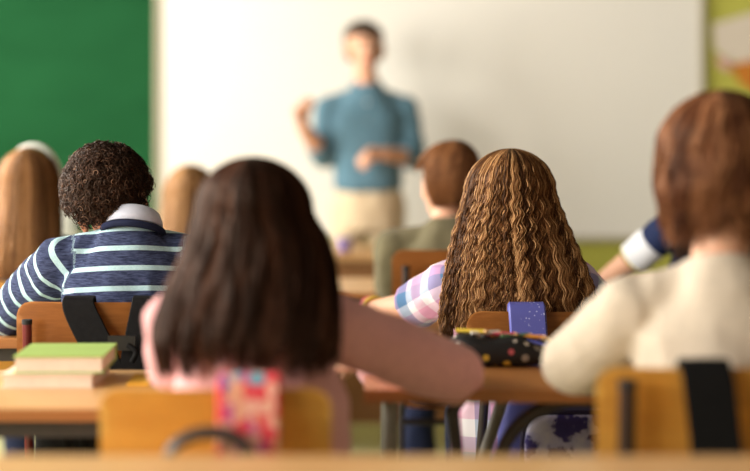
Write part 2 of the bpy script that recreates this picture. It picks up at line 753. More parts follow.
# striped heather jersey: u runs down the spine or along the sleeve
k = NT('navy_striped_heather_jersey', 0.92, 0.12)
a = k.attr('u').outputs['Fac']
st = k.math('LESS_THAN', k.math('PINGPONG', k.math('ADD', a, 0.0), 0.0235), 0.0058)
hx = k.noise(k.coord((50, 50, 420)), 1.0, 5, 0.65)
h2 = k.noise(k.coord((300, 300, 300)), 1.0, 3, 0.6)
navy = k.ramp(hx, [(0.34, rgb(27, 32, 54)), (0.66, rgb(76, 84, 114))])
pale = k.ramp(h2, [(0.3, rgb(158, 190, 196)), (0.7, rgb(186, 212, 214))])
k.color(k.mix(st, navy, pale))
k.bump(h2, 0.35, 0.0015)
M['stripe'] = k.m

# pastel plaid
k = NT('pastel_plaid_cotton', 0.85, 0.15)
u = k.attr('u').outputs['Fac']
v = k.attr('v').outputs['Fac']
plaid_stops = [(0.0, rgb(244, 240, 240)), (0.22, rgb(236, 186, 208)), (0.44, rgb(240, 236, 238)), (0.60, rgb(112, 150, 186)),
               (0.80, rgb(206, 172, 206))]
cu = k.ramp(k.math('FRACT', k.math('MULTIPLY', u, 5.6)), plaid_stops, 'CONSTANT')
cv = k.ramp(k.math('FRACT', k.math('MULTIPLY', k.math('ADD', v, 2.0), 5.6)), plaid_stops, 'CONSTANT')
c = k.mix(0.5, cu, cv)
c2 = k.mix(0.30, c, cu, 'MULTIPLY')
k.color(k.mix(0.20, c2, cv, 'MULTIPLY'))
k.bump(k.noise(k.coord(), 400, 2), 0.2, 0.001)
M['plaid'] = k.m

# short sleeve top with white and navy bands
k = NT('white_navy_banded_jersey', 0.85, 0.15)
u = k.attr('u').outputs['Fac']
k.color(k.ramp(k.math('MULTIPLY', u, 1 / 0.24),
               [(0.0, rgb(40, 50, 84)), (0.20, rgb(238, 240, 244)), (0.54, rgb(232, 214, 130)), (0.57, rgb(26, 30, 48))], 'CONSTANT'))
M['banded'] = k.m

M['pink'] = cloth('pink_knit', rgb(216, 160, 158), 0.08, 0.3)
M['cream'] = cloth('cream_knit', rgb(222, 206, 184), 0.06, 0.3)
M['olive'] = cloth('olive_grey_cotton', rgb(112, 104, 78), 0.1)
M['teal'] = cloth('teal_blue_shirt', rgb(92, 126, 142), 0.08, 0.15)
M['collar_dark'] = cloth('dark_teal_collar', rgb(70, 108, 128), 0.08)  # collar cloth, a darker teal than the shirt
M['khaki'] = cloth('khaki_cotton', rgb(214, 194, 162), 0.05, 0.15)
M['grey_collar'] = cloth('pale_grey_cotton', rgb(188, 190, 202), 0.05, 0.15)
M['white_top'] = cloth('white_cotton', rgb(232, 228, 220), 0.05)
M['blue_top'] = cloth('dusty_blue_cotton', rgb(120, 132, 150), 0.08)

# ------------------------------------------------------------------ setting
WY = 7.75
struct(box('floor', (WALL_X, -0.6, -0.06), (3.2, WY, 0.0), M['floor']))
struct(box('wall_front', (WALL_X, WY, 0.0), (3.2, WY + 0.12, 3.1), M['lime']))
struct(box('baseboard_front', (WALL_X, WY - 0.015, 0.0), (3.2, WY, 0.09), M['cream_trim'], bev=0.004))
bm = bmesh.new()
ys = [-0.6] + [q for w in WIN for q in w] + [WY + 0.12]
for i in range(0, len(ys), 2):
    bm_box(bm, (WALL_X - 0.12, ys[i], 0), (WALL_X, ys[i + 1], 3.1))
for a, b in WIN:
    bm_box(bm, (WALL_X - 0.12, a, 0), (WALL_X, b, WIN_Z[0]))
    bm_box(bm, (WALL_X - 0.12, a, WIN_Z[1]), (WALL_X, b, 3.1))
m = bpy.data.meshes.new('wall_left')
bm.to_mesh(m)
bm.free()
struct(link('wall_left', m, M['wall'], smooth=False))
for i, (a, b) in enumerate(WIN):
    bm = bmesh.new()
    z0, z1 = WIN_Z
    t = 0.05
    x0, x1 = WALL_X - 0.09, WALL_X - 0.04
    bm_box(bm, (x0, a, z0), (x1, b, z0 + t))
    bm_box(bm, (x0, a, z1 - t), (x1, b, z1))
    bm_box(bm, (x0, a, z0 + t), (x1, a + t, z1 - t))
    bm_box(bm, (x0, b - t, z0 + t), (x1, b, z1 - t))
    bm_box(bm, (x0, (a + b) / 2 - 0.03, z0 + t), (x1, (a + b) / 2 + 0.03, z1 - t))
    m = bpy.data.meshes.new('window')
    bm.to_mesh(m)
    bm.free()
    struct(link('window_%d' % (i + 1), m, M['cream_trim'], smooth=False))

# chalkboard and whiteboard on the front wall
S = F_PX / WY


def wx(px):
    return (px - 375) / S


def wz(py):
    return CAM_H - (py - HORIZON) / S


cb = thing('chalkboard', 'dark green chalkboard with pale frame on the front wall', 'chalkboard', (wx(60), WY - 0.02, wz(60)))
cx, cz = cb.location.x, cb.location.z
box('writing_surface', (-1.2, -0.004, wz(234) - cz), (wx(156) - cx, 0.018, 2.35 - cz), M['chalk'], cb)
box('frame_strip', (wx(156) - cx, -0.018, wz(236) - cz), (wx(160.5) - cx, 0.018, 2.38 - cz), M['alu'], cb, bev=0.004)
box('frame_strip', (-1.2, -0.012, wz(240) - cz), (wx(154.5) - cx, 0.018, wz(234) - cz), M['alu'], cb, bev=0.004)
wb = thing('whiteboard', 'large blank whiteboard on the front wall behind the teacher', 'whiteboard', (wx(430), WY - 0.02, wz(60)))
cx, cz = wb.location.x, wb.location.z
box('writing_surface', (wx(161) - cx, -0.002, wz(236) - cz), (wx(699) - cx, 0.018, 2.35 - cz), M['whiteboard'], wb)
box('frame_strip', (wx(699) - cx, -0.012, wz(238) - cz), (wx(703) - cx, 0.018, 2.37 - cz), M['alu'], wb, bev=0.003)
box('marker_tray', (wx(161) - cx, -0.05, wz(240) - cz), (wx(703) - cx, 0.018, wz(236.5) - cz), M['alu'], wb, bev=0.004)

# poster at the right end of the wall
po = thing('wall_poster', 'off-white paper poster with orange and pink shapes on lime wall', 'poster', (wx(745), WY - 0.008, wz(50)))
ox, oz = po.location.x, po.location.z


def flat_poly(name, pts, y, thick, mat, parent):
    n = len(pts)
    v = [(x, y, z) for x, z in pts] + [(x, y - thick, z) for x, z in pts]
    f = [tuple(range(n)), tuple(range(2 * n - 1, n - 1, -1))]
    f += [(i, i + n, (i + 1) % n + n, (i + 1) % n) for i in range(n)]
    return link(name, mesh_pd(name, v, f), mat, parent, smooth=False)


def pxz(pts):
    return [(wx(x) - ox, wz(y) - oz) for x, y in pts]


flat_poly('paper_sheet', pxz([(712, 24), (750, 13), (790, 10), (800, 60), (760, 66), (732, 62), (714, 50)]), 0, 0.003,
          plain('off_white_paper', rgb(226, 214, 196), 0.85), po)
flat_poly('orange_shape', pxz([(728, 66), (750, 60), (790, 62), (794, 92), (760, 96), (742, 86)]), -0.0035, 0.003,
          plain('orange_paper', rgb(206, 128, 44), 0.85), po)
flat_poly('pink_shape', pxz([(716, 56), (726, 60), (732, 68), (727, 72), (718, 66)]), -0.0035, 0.003, plain('pink_paper', rgb(226, 172, 168), 0.85), po)

# sheet of white paper against the lower edge of the chalkboard
v = []
nx_, nz_ = 4, 8
pa = bmesh.new()
gx0, gx1, gz0, gz1 = wx(60), wx(76.5), wz(244), wz(201)
grid = [[pa.verts.new((gx0 + (gx1 - gx0) * i / nx_, WY - 0.046 - 0.008 * math.sin(j / nz_ * 3), gz0 + (gz1 - gz0) * j / nz_ - (0.02 if (j == nz_ and i == 0) else 0)))
         for i in range(nx_ + 1)] for j in range(nz_ + 1)]
for j in range(nz_):
    for i in range(nx_):
        pa.faces.new((grid[j][i], grid[j][i + 1], grid[j + 1][i + 1], grid[j + 1][i]))
bmesh.ops.solidify(pa, geom=pa.faces[:], thickness=0.002)
m = bpy.data.meshes.new('paper_sheet')
pa.to_mesh(m)
pa.free()
tag(link('paper_sheet', m, M['white_paper']), 'sheet of white paper at the lower edge of the green chalkboard', 'paper')


# ------------------------------------------------------------------ furniture
def table(label, x0, x1, y0, y1, z, top, steel, thick=0.024, inset=0.05, bent=False, panel=False, group='pupil desks', near_rail=True):
    t = thing('classroom_desk', label, 'desk', ((x0 + x1) / 2, (y0 + y1) / 2, 0), group)
    hx_, hy = (x1 - x0) / 2, (y1 - y0) / 2
    box('tabletop', (-hx_, -hy, z - thick), (hx_, hy, z), top, t, bev=0.008, seg=3)
    zl = z - thick
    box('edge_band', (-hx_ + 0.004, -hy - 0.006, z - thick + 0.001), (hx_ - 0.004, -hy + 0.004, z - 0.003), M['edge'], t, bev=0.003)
    r = 0.0135
    ix, iy = hx_ - inset, hy - inset
    for s in (-1, 1):
        if bent:
            # one bent tube: foot, upright leg, rounded corner, rail under the top, corner, leg, foot
            for e in (-1, 1):
                path = round_path([(s * ix, e * iy, 0.012), (s * ix, e * iy, zl - 0.03), (s * (ix - 0.26), e * iy, zl - 0.03)], 0.13, 9)
                l = tube('leg', path, r, steel, t, 12)
                tube('foot_cap', [(s * ix, e * iy, 0.0), (s * ix, e * iy, 0.02)], r + 0.003, M['rubber'], l, 12)
        else:
            for e in (-1, 1):
                l = tube('leg', [(s * ix, e * iy, 0.012), (s * ix, e * iy, zl)], r, steel, t, 12)
                tube('foot_cap', [(s * ix, e * iy, 0.0), (s * ix, e * iy, 0.02)], r + 0.003, M['rubber'], l, 12)
        box('side_rail', (s * ix - 0.011, -iy, zl - 0.036), (s * ix + 0.011, iy, zl), steel, t, bev=0.003)
    for e in ((-1, 1) if near_rail else (1,)):
        box('long_rail', (-ix, e * iy - 0.011, zl - 0.036), (ix, e * iy + 0.011, zl), steel, t, bev=0.003)
    if panel:
        box('book_shelf', (-ix + 0.02, -iy + 0.1, zl - 0.13), (ix - 0.02, iy - 0.02, zl - 0.115), top, t, bev=0.003)
        for s in (-1, 1):
            box('shelf_bracket', (s * (ix - 0.02) - 0.01, -iy + 0.1, zl - 0.115), (s * (ix - 0.02) + 0.01, iy - 0.02, zl), steel, t)
    return t


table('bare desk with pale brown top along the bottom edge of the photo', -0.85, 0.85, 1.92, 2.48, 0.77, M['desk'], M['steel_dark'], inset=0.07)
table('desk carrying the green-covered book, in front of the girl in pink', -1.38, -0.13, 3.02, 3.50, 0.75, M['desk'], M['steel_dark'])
t = table('desk carrying the black patterned pencil case', -0.02, 1.22, 3.09, 3.60, 0.772, M['desk_shaded_brown'], M['steel_grey'], near_rail=False)
o = t.location.copy()
g = [P(760, 399, 3.16), P(548, 401, 3.16), P(500, 440, 3.16)]
tube('bent_frame', round_path([p - o for p in (g[0], g[1], g[2], Vector((g[2].x - 0.02, 3.16, 0.006)))], 0.09, 10), 0.0135, M['steel_dark'], t, 12)
g = [P(463, 396, 3.2), P(452, 415, 3.2), P(456, 445, 3.2)]
tube('bent_frame', catmull([p - o for p in (g[0], g[1], g[2], Vector((g[2].x + 0.05, 3.2, 0.006)))], 8), 0.0125, M['steel_dark'], t, 12)
g = [P(505, 393, 3.5), P(484, 455, 3.5)]
tube('brace', [g[0] - o, g[1] - o, Vector((g[1].x - 0.12, 3.5, 0.006)) - o], 0.0125, M['steel_grey'], t, 12)
table('desk the curly-haired pupil in the striped sweater leans on', -1.55, -0.30, 4.03, 4.53, 0.75, M['desk_shaded_brown'], M['steel_dark'])
table('desk the girl with crimped hair rests her forearm on', -0.02, 1.16, 4.12, 4.62, 0.75, M['desk_shaded_brown'], M['steel_grey'])
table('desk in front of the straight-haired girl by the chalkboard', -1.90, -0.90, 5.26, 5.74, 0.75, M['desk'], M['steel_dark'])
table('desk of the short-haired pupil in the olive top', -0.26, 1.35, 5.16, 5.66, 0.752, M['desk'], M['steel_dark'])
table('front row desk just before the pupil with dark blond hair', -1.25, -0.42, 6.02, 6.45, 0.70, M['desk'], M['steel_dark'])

# teacher's desk with modesty panel
td = thing('teacher_desk', 'brown wooden desk with closed front panel standing before the teacher', 'desk', (0.06, 6.8, 0))
box('desktop', (-0.66, -0.26, 0.74), (0.66, 0.26, 0.768), M['desk'], td, bev=0.006)
box('front_panel', (-0.60, -0.22, 0.10), (0.60, -0.20, 0.74), M['desk_front'], td, bev=0.003)
for s in (-1, 1):
    box('side_panel', (s * 0.61 - 0.011, -0.24, 0), (s * 0.61 + 0.011, 0.24, 0.74), M['desk_front'], td, bev=0.003)

# small purple pot on the teacher's desk
q = P(344, 247, 6.62)
pot = thing('pen_pot', 'small lilac pot on the front edge of the teacher desk', 'pot', (q.x, 6.64, 0.768))
prof = [(0.0, 0.001), (0.026, 0.001), (0.030, 0.004), (0.032, 0.055), (0.029, 0.056), (0.026, 0.01), (0, 0.008)]


def lathe(name, prof, mat, parent=None, n=24, c=(0, 0, 0)):
    v, f = [], []
    for r_, z_ in prof:
        for k_ in range(n):
            a_ = 2 * math.pi * k_ / n
            v.append((c[0] + max(r_, 1e-4) * math.cos(a_), c[1] + max(r_, 1e-4) * math.sin(a_), c[2] + z_))
    for i_ in range(len(prof) - 1):
        for k_ in range(n):
            k2 = (k_ + 1) % n
            f.append((i_ * n + k_, i_ * n + k2, (i_ + 1) * n + k2, (i_ + 1) * n + k_))
    m_ = mesh_pd(name, v, f)
    o_ = link(name, m_, mat, parent)
    smooth_angle(m_, 40)
    return o_


lathe('cup', prof, plain('lilac_plastic', rgb(148, 128, 178), 0.4), pot)


def curved_panel(name, w, h, thick, r, bow, mat, parent, loc, tilt=0.0, horizontal=False):
    """rounded plywood sheet, bowed across its width; vertical (backrest) or horizontal (seat)"""
    nx, nz = 24, 14
    bm = bmesh.new()

    def half(zf):
        dz = min(zf, 1 - zf) * h
        return w / 2 if dz >= r else w / 2 - r + math.sqrt(max(0, r * r - (r - dz) ** 2))
    zs = sorted(set([0, 0.012, 0.03, 0.06, 0.1, 0.15] + [0.15 + 0.7 * k_ / nz for k_ in range(nz + 1)] + [1, 0.988, 0.97, 0.94, 0.9, 0.85]))
    rows = []
    for zf in zs:
        hw = half(zf)
        row = []
        for i in range(nx + 1):
            x = hw * (2 * i / nx - 1)
            y = bow * (x / (w / 2)) ** 2 + (0.012 * (zf - 0.5) ** 2 if not horizontal else 0)
            if horizontal:
                y += -0.03 * max(0, zf - 0.82) ** 1.0 + 0.02 * max(0, 0.25 - zf)
            row.append(bm.verts.new((x, y, zf * h)))
        rows.append(row)
    for a_, b_ in zip(rows[:-1], rows[1:]):
        for i in range(nx):
            bm.faces.new((a_[i], a_[i + 1], b_[i + 1], b_[i]))
    bmesh.ops.solidify(bm, geom=bm.faces[:], thickness=thick)
    bmesh.ops.recalc_face_normals(bm, faces=bm.faces)
    es = [e for e in bm.edges if len(e.link_faces) == 2 and e.calc_face_angle(0) > 1.0]
    bmesh.ops.bevel(bm, geom=es, offset=thick * 0.3, segments=2, affect='EDGES', profile=0.5)
    if horizontal:
        rot = Matrix(((1, 0, 0), (0, 0, 1), (0, 1, 0)))
    else:
        rot = Matrix.Rotation(tilt, 3, 'X')
    for v_ in bm.verts:
        v_.co = rot @ v_.co + Vector(loc)
    if horizontal:
        bmesh.ops.reverse_faces(bm, faces=bm.faces)
    m_ = bpy.data.meshes.new(name)
    bm.to_mesh(m_)
    bm.free()
    o_ = link(name, m_, mat, parent)
    smooth_angle(m_, 40)
    return o_


def chair(label, x, yb, ztop, w=0.39, back_h=0.30, seat_z=0.45, ply='ply', steel='steel_dark', up_in=0.04, up_top=0.05, ur=0.0105):
    """school chair: yb is the rear face of the backrest; sitter looks along +Y"""
    c = thing('school_chair', label, 'chair', (x, yb, 0), 'school chairs')
    b = curved_panel('backrest', w, back_h, 0.011, 0.035, 0.018, M[ply], c, (0, 0.012, ztop - back_h), 0.06)
    curved_panel('seat', 0.385, 0.38, 0.011, 0.05, 0.012, M[ply], c, (0, 0.035, seat_z - 0.014), 0, True)
    ux = w / 2 - up_in
    for s in (-1, 1):
        up = round_path([(s * 0.165, 0.40, 0.0), (s * 0.165, 0.385, seat_z - 0.03), (s * 0.165, 0.02, seat_z - 0.03),
                         (s * ux, -0.004, ztop - back_h), (s * ux, -0.0105 - 0.015, ztop - up_top)], 0.06, 7)
        tube('side_frame', up, ur, M[steel], c, 12)
        tube('rear_leg', [(s * 0.165, 0.10, seat_z - 0.035), (s * 0.165, -0.02, 0.0)], 0.0105, M[steel], c, 12)
        tube('tube_cap', [(s * ux, -0.0255, ztop - up_top - 0.004), (s * ux, -0.0258, ztop - up_top + 0.006)], ur + 0.001, M['rubber'], c, 12)
    tube('crossbar', [(-0.165, 0.06, seat_z - 0.05), (0.165, 0.06, seat_z - 0.05)], 0.009, M[steel], c)
    tube('crossbar', [(-0.165, 0.03, 0.20), (0.165, 0.03, 0.20)], 0.008, M[steel], c)
    return c


def chair_px(label, xl, xr, ytop, d, **kw):
    a_, b_ = P(xl, ytop, d), P(xr, ytop, d)
    return chair(label, (a_.x + b_.x) / 2, d, a_.z, w=b_.x - a_.x, **kw)


chair_px('ochre plywood chair the girl in pink sits on', 98, 331, 389, 2.70, up_top=0.17)
chair_px('ochre plywood chair of the pupil in cream, black strap over its back', 597, 832, 368, 2.70, up_in=0.045, up_top=0.022, ur=0.0145, steel='steel_brown')
chair_px('brown plywood chair with dark red tubes under the striped sweater', 15, 192, 302, 3.72, ply='ply_brown', steel='steel_red', up_in=0.032, up_top=0.042)
chair_px('brown plywood chair with a purple strap hung over it', 467, 634, 312, 3.78, ply='ply_brown', back_h=0.195)
chair_px('brown plywood chair of the short-haired pupil in olive', 392, 526, 250, 4.83, ply='ply_brown')
chair_px('yellow plywood chair of the straight-haired girl by the chalkboard', -46, 84, 282, 4.92)
chair('front row plywood chair of the pupil with dark blond hair', -0.64, 5.62, 0.76, seat_z=0.40, ply='ply_brown')
chair('plywood chair of the pupil in the white and navy banded sleeve', 0.98, 4.74, 0.80, ply='ply_brown')


# ------------------------------------------------------------------ people
def unit(v):
    return Vector(v).normalized()


def hand_prims(wrist, dirv, palm_n, side, size=1.0, curls=(0.5, 0.55, 0.6, 0.7), thumb=0.6, spread=0.06):
    """palm, four jointed fingers and a thumb; palm_n points out of the palm; side +1 puts the thumb on lateral +"""
    w = Vector(wrist)
    d = unit(dirv)
    n = Vector(palm_n)
    n = (n - d * n.dot(d)).normalized()
    lat = d.cross(n).normalized() * side
    pr = []
    L = 0.088 * size
    for i in range(4):
        o = (1.5 - i) * 0.0185 * size
        pr.append(g_cap(w + lat * o * 0.6 + d * 0.008, w + d * L * (1.0 - 0.04 * abs(i - 1)) + lat * o, 0.0145 * size, 0.0115 * size, 12))
    pr.append(g_cap(w + lat * 0.016 * size + d * 0.02 * size + n * 0.006 * size, w + lat * 0.026 * size + d * 0.05 * size + n * 0.008 * size, 0.014 * size, 0.012 * size, 12))
    lens = [(0.040, 0.026, 0.020), (0.045, 0.030, 0.021), (0.041, 0.028, 0.021), (0.032, 0.021, 0.018)]
    for i in range(4):
        o = (1.5 - i) * 0.0185 * size
        p = w + d * L * (1.0 - 0.04 * abs(i - 1)) + lat * o
        dd = (d + lat * spread * (1.5 - i)).normalized()
        ang = 0
        pts, rads = [p], [0.0095 * size]
        for j, l_ in enumerate(lens[i]):
            ang += curls[i] * (1.0, 1.25, 0.8)[j]
            v_ = dd * math.cos(ang) + n * math.sin(ang)
            p = p + v_ * l_ * size
            pts.append(p)
            rads.append((0.0088, 0.008, 0.0068)[j] * size)
        pr += g_chain(pts, rads, 10)
    p0 = w + lat * 0.02 * size + d * 0.022 * size
    v1 = (d * 0.75 + lat * 0.62 + n * 0.35 * thumb).normalized()
    v2 = (d * 0.9 + lat * 0.15 + n * 0.55 * thumb).normalized()
    p1 = p0 + v1 * 0.038 * size
    p2 = p1 + v2 * 0.03 * size
    p3 = p2 + (v2 + n * 0.3 * thumb).normalized() * 0.024 * size
    pr += g_chain([p0, p1, p2, p3], [0.0135 * size, 0.011 * size, 0.0095 * size, 0.008 * size], 10)
    return pr


def head_prims(c, R, k):
    """head in its own frame (face towards +Y), scaled by k, rotated by R, centred on c"""
    def T(p):
        return tuple(Vector(c) + R @ (Vector(p) * k))

    def E(p, r, rot=None):
        rr = R if rot is None else R @ rot.to_matrix()
        return g_ell(T(p), tuple(x * k for x in r), rr)
    pr = [E((0, -0.012, 0.025), (0.073, 0.090, 0.083)), E((0, 0.028, -0.02), (0.060, 0.060, 0.078)),
          E((0, 0.036, -0.078), (0.044, 0.046, 0.038)), E((0, 0.066, -0.098), (0.020, 0.018, 0.016)),
          E((0, 0.066, 0.020), (0.046, 0.024, 0.016)), E((0.034, 0.052, -0.035), (0.022, 0.028, 0.022)), E((-0.034, 0.052, -0.035), (0.022, 0.028, 0.022)),
          g_cap(T((0, 0.084, 0.008)), T((0, 0.105, -0.034)), 0.008 * k, 0.0115 * k, 10),
          E((0.010, 0.093, -0.037), (0.009, 0.010, 0.007)), E((-0.010, 0.093, -0.037), (0.009, 0.010, 0.007)),
          E((0, 0.082, -0.064), (0.022, 0.012, 0.011))]
    for s in (-1, 1):
        pr.append(E((s * 0.077, -0.010, -0.016), (0.008, 0.019, 0.031), Euler((0.15, s * 0.18, s * -0.45))))
        pr.append(E((s * 0.076, -0.004, -0.040), (0.007, 0.010, 0.011)))
    return pr, T, E


def face_parts(root, org, T, R, k, lips, browmat, skinmat):
    o = Vector(org)

    def L(p):
        return Vector(T(p)) - o
    for s in (-1, 1):
        v, f = g_ell(L((s * 0.030, 0.0705, -0.006)), (0.0120 * k,) * 3, R)
        e = link('eye', mesh_pd('eye', v, f), M['eye'], root)
        v, f = g_ell(L((s * 0.030, 0.0812, -0.008)), (0.0062 * k, 0.0020 * k, 0.0062 * k), R, 12)
        link('iris', mesh_pd('iris', v, f), M['iris'], e)
        v, f = g_ell(L((s * 0.030, 0.0705, 0.000)), (0.0150 * k, 0.0132 * k, 0.0090 * k), R)
        link('eyelid', mesh_pd('eyelid', v, f), skinmat, root)
        path = [L((s * 0.016, 0.089, 0.014)), L((s * 0.030, 0.085, 0.019)), L((s * 0.046, 0.072, 0.014))]
        tube('eyebrow', catmull(path, 4), 0.0032 * k, browmat, root, 8)
    for z_, r_ in ((-0.061, 0.0036), (-0.0685, 0.0045)):
        path = [L((-0.022, 0.082, -0.0645)), L((-0.010, 0.0915, z_)), L((0.010, 0.0915, z_)), L((0.022, 0.082, -0.0645))]
        tube('lip', catmull(path, 5), r_ * k, lips, root, 8)


def shoe(name, ank, fwd, root, org, k=1.0):
    a_ = Vector(ank) - Vector(org)
    f = unit((fwd[0], fwd[1], 0))
    base = Vector((a_.x, a_.y, 0))
    pr = [g_cap(base + f * -0.035 * k + Vector((0, 0, 0.045)), base + f * 0.12 * k + Vector((0, 0, 0.036)), 0.04 * k, 0.033 * k),
          g_cap(base + Vector((0, 0, 0.04)), base + Vector((0, 0, 0.10)), 0.042 * k, 0.042 * k)]
    s = fuse(name, pr, 0.008, 3, M['shoe'], root)
    co = [v.co for v in s.data.vertices]
    for v in s.data.vertices:
        v.co.z = max(v.co.z, 0.012)
    v_, f_ = [], []
    n = 20
    yv = f.cross(Vector((0, 0, 1)))
    for zz in (0.0, 0.016):
        for i in range(n):
            a2 = 2 * math.pi * i / n
            v_.append(base + f * (0.045 * k + 0.115 * k * math.cos(a2)) + yv * 0.043 * k * math.sin(a2) + Vector((0, 0, zz)))
    f_ = [tuple(range(n - 1, -1, -1)), tuple(range(n, 2 * n))] + [(i, (i + 1) % n, n + (i + 1) % n, n + i) for i in range(n)]
    link('sole', mesh_pd('sole', v_, f_), M['sole'], s, smooth=False)
    return s


def person(label, pelvis, neck, headc, hrot, hk, arms, sh_half=0.155, skin='skin', top=None, bottom=None, sleeve=(1.0, 1.0),
           short=None, knees=None, ankles=None, girth=1.0, voxel=0.005, wobble=0.003, browmat=None, top_name='sweater', bottom_name='trousers',
           sleeve_r=(0.058, 0.048, 0.036), lips='lips', plaid=None, arm_r=(0.040, 0.033, 0.024), sh_drop=0.085, hand_k=0.82, group='pupils', cvox=0.007,
           stature_feet=1.0, hipw=0.145, hem=0.0, crotch=0.0):
    """arms: dict side -> (elbow, wrist, hand dir, palm normal, curls). World coordinates; the body is one continuous surface."""
    pelvis, neck, headc = Vector(pelvis), Vector(neck), Vector(headc)
    org = Vector((pelvis.x, pelvis.y, 0))
    root = thing('person', label, 'person', org, group)
    R = Euler(hrot, 'XYZ').to_matrix()
    hp, T, E = head_prims(headc, R, hk)
    nk0 = neck + Vector((0, 0, -0.01))
    nk1 = Vector(T((0, -0.018, -0.05)))
    body = hp + [g_cap(nk0, nk1, 0.047 * hk * girth, 0.045 * hk)]
    sp = [pelvis + (neck - pelvis) * t for t in (0, 0.25, 0.5, 0.72, 0.88, 1.0)]
    bowv = Vector((0, -0.018, 0))                 # the back is rounded
    sp = [p + bowv * math.sin(math.pi * t) for p, t in zip(sp, (0, 0.25, 0.5, 0.72, 0.88, 1.0))]

    def torso(extra):
        g = girth
        return g_loft([(sp[0] + Vector((0, 0, -0.06 - hem)), (hipw - 0.01) * g + extra, 0.10 * g + extra), (sp[0] if hem >= 0 else sp[0].lerp(sp[1], 0.55), hipw * g + extra, 0.112 * g + extra),
                       (sp[1], 0.132 * g + extra, 0.098 * g + extra), (sp[2], 0.138 * g + extra, 0.10 * g + extra),
                       (sp[3], (sh_half - 0.012) + extra, 0.098 * g + extra), (sp[4], (sh_half - 0.075) + extra, 0.078 * g + extra),
                       (sp[5] + Vector((0, 0, 0.004)), 0.052 * g + extra * 0.6, 0.05 * g + extra * 0.6)])
    body.append(torso(-0.012))
    cl = [torso(0.008)]
    segs = [(sp[0], sp[2], 0.125, 0, (1, 0, 0), 0), (sp[2], sp[5], 0.125, (sp[2] - sp[0]).length, (1, 0, 0), 0)]
    L0 = (sp[5] - sp[0]).length
    for s in (-1, 1):
        el, wr, hd, pn, curls = arms[s]
        el, wr = Vector(el), Vector(wr)
        sh = neck + Vector((s * sh_half, 0.0, -sh_drop))
        body += g_chain([neck + Vector((s * 0.04, 0, -0.06)), sh], [0.038, 0.038])
        body += g_chain([sh, el], [arm_r[0], arm_r[1]])
        body += g_chain([el, el.lerp(wr, 0.35), wr], [arm_r[1], arm_r[1] * 1.02, arm_r[2]])
        body += hand_prims(wr, hd, pn, s * -1 if True else s, hand_k, curls)
        cl += g_chain([neck + Vector((s * 0.035, -0.005, -0.050)), sh], [0.050, sleeve_r[0] * 0.92])
        us, fs = sleeve
        e_end = sh.lerp(el, us)
        if us >= 1.0 and fs > 0:
            cl += g_chain([sh, el], [sleeve_r[0], sleeve_r[1]])
            cl.append(g_cap(el, el.lerp(wr, fs), sleeve_r[1], sleeve_r[2], flat1=True))
        else:
            cl.append(g_cap(sh, e_end, sleeve_r[0], sleeve_r[1], flat1=True))
        segs.append((sh, el, sleeve_r[0], 0.0, (0, 0, 1), s))
        if fs > 0:
            segs.append((el, wr, sleeve_r[1], (el - sh).length, (0, 0, 1), s))
    tr = [g_loft([(sp[0] + Vector((0, 0, -0.07 - crotch)), hipw * girth, 0.11 * girth), (sp[0], hipw * girth + 0.004, 0.116 * girth),
                  (sp[0] + (sp[1] - sp[0]) * 0.7, 0.128 * girth, 0.098 * girth)])]
    for s in (-1, 1):
        hip = pelvis + Vector((s * 0.078, 0.0, -0.03))
        kn = Vector(knees[s]) if knees else pelvis + Vector((s * 0.10, 0.37, -0.035))
        an = Vector(ankles[s]) if ankles else Vector((kn.x, kn.y + 0.02, 0.085))
        fwd = Vector((s * 0.15, 1.0 if headc.y >= -99 and knees is None else -1.0, 0))
        body += g_chain([hip, kn], [0.068 * girth, 0.045]) + g_chain([kn, an], [0.045, 0.030])
        ft = Vector((an.x, an.y, 0.05))
        body += [g_cap(an, ft + unit(fwd) * 0.10, 0.028, 0.024)]
        tr += g_chain([hip, kn], [0.082 * girth, 0.060]) + [g_cap(kn, kn.lerp(an, 0.93), 0.058, 0.050, flat1=True)]
        shoe('shoe', an, fwd, root, org, 0.95 * stature_feet)
    o3 = np.array(tuple(org))

    def loc(pl):
        return [(v - o3, f) for v, f in pl]
    fuse('body', loc(body), voxel, 2, M[skin], root)
    tp = fuse(top_name, loc(cl), cvox, 5, top, root, wobble=wobble)
    if plaid:
        uv_attr(tp, [(Vector(a) - org, Vector(b) - org, r, u0, ref, sid) for a, b, r, u0, ref, sid in segs])
    fuse(bottom_name, loc(tr), 0.009, 4, bottom, root, wobble=0.003)
    face_parts(root, org, T, R, hk, M[lips], browmat or M['iris'], M[skin])
    return root, org, T, R, sp


D = math.radians
# ---- girl in pink (second row from the camera), long dark straight hair
d = 2.87
nk = P(248, 272, d)
r_, org, T, R, sp = person('girl in a pink sweater with long straight dark brown hair, seen from behind', (nk.x + 0.035, d - 0.0, 0.545), (nk.x, d + 0.05, 1.0),
                           P(252, 219, d + 0.075), (D(-8), 0, 0), 0.95,
                           {-1: (P(180, 364, d + 0.12), P(240, 378, d + 0.40), (0.6, 0.8, -0.1), (0, 0, -1), (0.25, 0.3, 0.3, 0.35)),
                            1: (P(452, 374, 3.12), P(372, 366, 3.32), (-0.9, 0.35, -0.1), (0, 0, -1), (0.3, 0.3, 0.35, 0.4))},
                           top=M['pink'], bottom=M['jeans'], sleeve_r=(0.060, 0.060, 0.045), sh_half=0.128, girth=1.08)
dz = d + 0.03


def row(py, xl, xr, dd, cy, ry):
    return (P(0, py, dd).z, P((xl + xr) / 2, 0, dd).x, (P(xr, 0, dd).x - P(xl, 0, dd).x) / 2, cy, ry)


